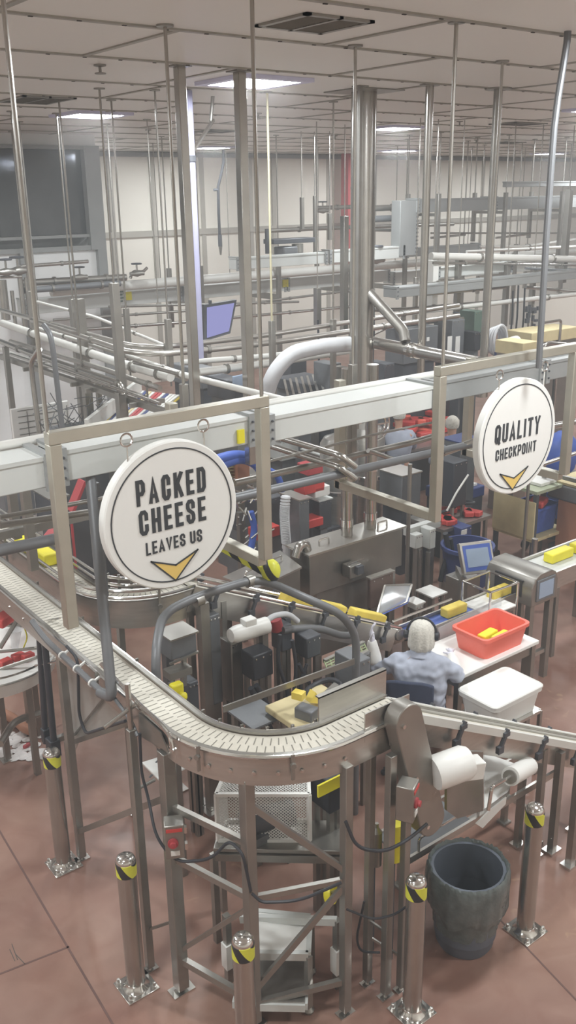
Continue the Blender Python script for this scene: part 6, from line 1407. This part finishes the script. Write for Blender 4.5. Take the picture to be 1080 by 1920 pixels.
# red packs tables in the middle distance
t = T('sorting_table', 'steel sorting table heaped with red packs behind the near cable duct', 'table', P(790, 830, Y=8.0))
a, b = P(740, 850, Y=7.6), P(830, 800, Y=8.6); zt = 1.1; a = P(735, 850, zt); b = P(845, 830, zt); c = P(835, 780, zt); d = P(745, 795, zt)
MB().prism([a, b, c, d], (0, 0, -.04)).make('top', STEEL, t)
for v in (a, b, c, d): w = v.lerp((a+c)/2, .1); MB().box((w.x-.03, w.y-.03, 0), (w.x+.03, w.y+.03, zt-.04)).make('leg', STEELD, t)
random.seed(21)
for k in range(34):
    u, v = random.random(), random.random(); p = a.lerp(b, u).lerp(d.lerp(c, u), v); p = p.lerp((a+c)/2, .12)
    S(MB().cbox(p+Vector((0, 0, .045+.07*(k % 3))), (.24, .13, .07), random.uniform(0, 3)), 'cheese_pack', random.choice((RED, CRATE, RED)), 'red pack in the heap on the far sorting table', 'cheese pack', 'red packs on the sorting table', bevel=.012)
t = T('ring_guard', 'round steel ring guard hanging just under the near cable duct', 'guard', P(705, 800, Y=7.9))
p = P(708, 796, Y=7.6); m = MB()
for r in (.18, .12): m.tube([p+Vector((r*math.cos(k*PI/12), 0, r*math.sin(k*PI/12))) for k in range(25)], .014, 6, False)
m.bar(p+Vector((-.18, 0, 0)), p+Vector((.18, 0, 0)), .015); m.make('ring', CHROME, t); MB().tube([p+Vector((0, .03, 0)), (p.x, p.y+.03, 0)], .025, 8).make('stand', STEELD, t)
# black cabinet and cart behind the quality sign
boxpx('black_cabinet', 'tall black cabinet between the quality sign and its first frame upright', 826, 862, 878, 960, 7.0, .35, mat('black cabinet', '#3f4147', .1, .4, .06, 2), 'cabinet')
boxpx('grey_bench', 'grey blue bench top in front of the third worker', 830, 822, 900, 850, 7.5, .3, MID, 'bench', DBLUE)
t = T('parts_cart', 'low bench cluttered with red packs and hoses right of the upright pipes', 'bench', P(860, 990, Y=6.9))
a, b = P(820, 990, .92), P(905, 960, .92); MB().box((a.x, a.y-.1, .88), (b.x, a.y+.5, .92)).make('top', STEELD, t)
for x in (a.x+.05, b.x-.05):
    for y in (a.y-.05, a.y+.45): MB().box((x-.02, y-.02, 0), (x+.02, y+.02, .88)).make('leg', STEELD, t)
random.seed(4)
for k in range(9):
    p = Vector((random.uniform(a.x+.1, b.x-.1), a.y+random.uniform(0, .4), .955)); S(MB().cbox(p, (.20, .11, .06), random.uniform(0, 3)), 'cheese_pack', RED, 'red pack scattered on the cluttered bench right of the upright pipes', 'cheese pack', 'red packs on the cluttered bench', bevel=.01)
S(MB().tube(bend([(a.x+.1, a.y+.3, .95), (a.x+.4, a.y+.1, 1.05), (b.x-.2, a.y+.3, 1.0), (b.x, a.y+.1, 1.02), (b.x-.1, a.y+.45, 1.0)], .2), .02, 8), 'coiled_hose', BLACK, 'black hose lying over the cluttered bench', 'hose')
t = T('blue_drum', 'blue round tub behind the touch screen', 'tub', P(880, 1030, Y=6.3)); p = P(877, 1020, Y=6.4)
MB().lathe([(0, p.z-.45), (.24, p.z-.45), (.28, p.z-.05), (.30, p.z-.04), (.30, p.z), (.27, p.z), (.25, p.z-.35), (0, p.z-.36)], (p.x, p.y, 0), 28).make('tub', DBLUE, t); MB().lathe([(.2, 0), (.2, p.z-.45)], (p.x, p.y, 0), 16).make('stand', DARK, t)
boxpx('blue_pump', 'dark blue pump block with a paper label above the blue tub', 848, 985, 885, 1016, 6.7, .3, DBLUE, 'pump')
p = P(870, 998, Y=6.68); S(MB().cbox(p, (.09, .006, .06)), 'paper_notice', WHITE, 'white paper label on the dark blue pump block', 'notice')
pipe('tangle of black hose below the dark blue pump', xy((835, 1000), (842, 1035), (830, 1070), (826, 1090), Y=6.5), .03, BLACK, .15, 0, 'hose', None, 'rubber_hose')
pipe('second black hose below the dark blue pump', xy((845, 1010), (852, 1050), (838, 1085), Y=6.5), .022, BLACK, .15, 0, 'hose', None, 'rubber_hose')
S(MB().tube(bend([P(838, 958, Y=6.9), P(855, 925, Y=6.9), P(878, 890, Y=6.9)], .05), .012, 8), 'wand', PIPEW, 'slim pale cleaning wand leaning before the black cabinet', 'wand')
for q, l in ((((155, 900), (132, 958)), 'red strip of film behind the sign frame upright'), (((108, 985), (88, 1010)), 'red film end low behind the sign frame upright')):
    a, b = P(*q[0], Y=7.2), P(*q[1], Y=7.2); S(MB().bar(a, b, .12, .03).bar(b, (b.x, b.y, 0), .02), 'film_strip', PINKR, l, 'film', bevel=.004)
# cart with bins, brown sheet frame
t = T('bin_cart', 'steel cart with a green edged deck carrying blue bins below the quality sign', 'cart', P(985, 1000, Y=7.5))
a, b = P(945, 985, .55), P(1055, 1000, .55)
cx0, cx1, cy0, cy1 = P(948, 990, .5).x, P(1052, 980, .5).x, 6.7, 7.35
MB().box((cx0, cy0, .42), (cx1, cy1, .46)).make('lower_deck', CARD, t); MB().box((cx0, cy0, 1.05), (cx1, cy1, 1.09)).make('upper_deck', mat('pale green deck', '#aeb59a', .1, .5), t)
MB().box((cx0-.02, cy0, .46), (cx0, cy1, .95)).make('end_panel', CARD, t)
for x in (cx0+.03, cx1-.03):
    for y in (cy0+.03, cy1-.03): o = MB().box((x-.025, y-.025, .12), (x+.025, y+.025, 1.05)).make('post', DARK, t)
for x in (cx0+.05, cx1-.05):
    for y in (cy0+.03, cy1-.03): MB().lathe([(.03, -.02), (.07, -.02), (.07, .02), (.03, .02)], (x, y, .07), 16, axis=(0, 1, 0)).make('wheel', BLACK, t)
for k in range(2): x = cx0+.35+k*.75; crate('storage_bin', ('blue storage bin on the cart deck, nearer the touch screen', 'blue storage bin on the cart deck, farther along')[k], x, 7.0, .465, .55, .45, .34, BLUE)
S(MB().cbox((cx0+.3, 6.9, .85), (.3, .2, .08), .4), 'red_bundle', RED, 'red bundle on the blue bin of the cart', 'bundle', bevel=.02)
S(MB().box((cx0+.2, 6.8, 1.095), (cx0+.7, 7.2, 1.13)), 'lit_tray', WHITE, 'white tray on the cart deck just under the quality sign', 'tray')
S(MB().box((cx0-.5, 7.6, .8), (cx0+.1, 8.1, .95)), 'blue_tote', DBLUE, 'flat dark blue tote left of the cart below the quality sign', 'tote', bevel=.02)
S(MB().box((cx0-.48, 7.62, 0), (cx0+.08, 8.08, .8)), 'tote_stand', DARK, 'dark stand under the flat blue tote', 'stand')
S(MB().box((cx0-.45, 7.65, .955), (cx0+.0, 8.0, .985)), 'white_tray', WHITE, 'white tray lying on the flat blue tote', 'tray')
t = T('sheet_rack', 'steel frame holding brown sheets and a grey blanket at the edge', 'rack', P(1050, 1040, Y=6.6))
a = P(1010, 1040, Y=6.3); x0, x1 = P(1042, 1000, Y=6.75).x, P(1110, 1000, Y=6.3).x; zt = P(1040, 945, Y=6.3).z; zm = P(1040, 975, Y=6.3).z
MB().box((x0, 6.3, .25), (x1+.6, 6.75, zm)).make('brown_sheets', BROWN, t); MB().box((x0-.02, 6.28, zm), (x1+.6, 6.92, zt)).make('grey_cover', MID, t, bevel=.03)
MB().box((x0, 6.3, zt), (x1+.6, 6.9, zt+.03)).make('card_top', CARD, t)
for x in (x0-.06, x0+.9): MB().box((x-.025, 6.22, 0), (x+.025, 6.27, zt+.12)).box((x-.025, 6.92, 0), (x+.025, 6.97, zt+.12)).make('upright', STEELD, t)
MB().bar((x0-.06, 6.24, zt+.12), (x1+.6, 6.24, zt+.12), .05).bar((x0-.06, 6.24, zt+.12), (x0-.06, 6.95, zt+.12), .05).make('top_rail', STEELD, t); MB().box((x0, 6.35, .0), (x1+.5, 6.85, .25)).make('plinth', DARK, t)
t = T('blue_bag', 'bulging blue plastic bag with a yellow tie beyond the quality sign', 'bag', P(1050, 850, Y=7.4)); p = P(1052, 850, Y=7.4); m = MB()
n, k = 20, 10; vs = []
for i in range(k+1):
    th = PI*i/k
    for j in range(n): aa = 2*PI*j/n; w = 1+.08*math.sin(5*aa+i)+.05*math.sin(9*aa); vs.append(p+Vector((.24*w*math.sin(th)*math.cos(aa), .22*w*math.sin(th)*math.sin(aa), .32*math.cos(th))))
m.add(vs, [(i*n+j, i*n+(j+1) % n, (i+1)*n+(j+1) % n, (i+1)*n+j) for i in range(k) for j in range(n)]); m.make('bag_body', BLUE, t)
MB().cbox(p+Vector((-.15, -.2, .28)), (.2, .05, .06), .5).make('yellow_tie', YELS, t); MB().lathe([(.22, 0), (.22, p.z-.25)], (p.x, p.y, 0), 16).make('bag_stand', DARK, t)
pole(1006, 700, 880, 6.5, .02, STEELD, 'thin pole just right of the quality sign'); pole(878, 985, 1110, 5.9, .03, STEELD, 'stout short pole beside the touch screen pedestal') if False else None
for x, l in ((1003, 'upright steel bolt pole by the brown sheet frame'),): pole(x, 1010, 1070, 6.0, .035, TUBE, l)
# yellowish drum and cheese crates seen at the far right line
for k, (x, y, l) in enumerate(((735, 720, 'red cloth over the low dark hood by the far worker'),)):
    p = P(x, y, Y=9.5); S(MB().cbox(p, (.6, .3, .08), .2), 'red_cloth', RED, l, 'cloth', bevel=.02)

# tanks and units filling the floor behind the near cable duct
def tank(px, py, Y, r, z1, label):
    g = P(px, py, Y=Y); t = T('steel_tank', label, 'tank', (g.x, Y, 0))
    MB().lathe([(r*.6, .18), (r, .34), (r, z1-.08), (r*.8, z1), (r*.25, z1+.05), (0, z1+.05)], (g.x, Y, 0), 28).make('vessel', STEEL, t)
    for k in range(3): a = 2*PI*k/3; x, y = g.x+r*.7*math.cos(a), Y+r*.7*math.sin(a); MB().box((x-.02, y-.02, 0), (x+.02, y+.02, .35)).make('leg', STEELD, t)
    MB().lathe([(r+.004, z1*.6), (r+.012, z1*.6+.01), (r+.012, z1*.6+.05), (r+.004, z1*.6+.06)], (g.x, Y, 0), 28).make('band', CHROME, t)
    MB().tube([(g.x, Y, z1+.03), (g.x, Y, z1+.2)], .04, 12).make('inlet', TUBE, t)
tank(636, 860, 8.4, .24, 1.75, 'steel tank standing just left of the upright pipes'); tank(690, 860, 8.7, .22, 1.7, 'steel tank standing behind the two upright pipes')
boxpx('packing_machine', 'grey machine unit right of the upright pipes below the thick conduit', 722, 885, 790, 965, 7.7, .4, MID, 'machine', STEEL)
boxpx('packing_machine', 'steel machine unit low behind the dark machine block', 585, 850, 622, 900, 8.9, .4, STEELD, 'machine', LGREY)
boxpx('packing_machine', 'grey machine unit at the window side below the near cable duct', -20, 905, 62, 985, 9.2, .5, MID, 'machine', STEEL)
boxpx('packing_machine', 'dark machine unit behind the sign frame corner upright', 70, 930, 128, 1000, 8.6, .4, DARK, 'machine', STEELD)
boxpx('packing_machine', 'pale machine unit behind the upper polished pipe', 500, 820, 560, 872, 9.6, .5, LGREY, 'machine', STEEL)
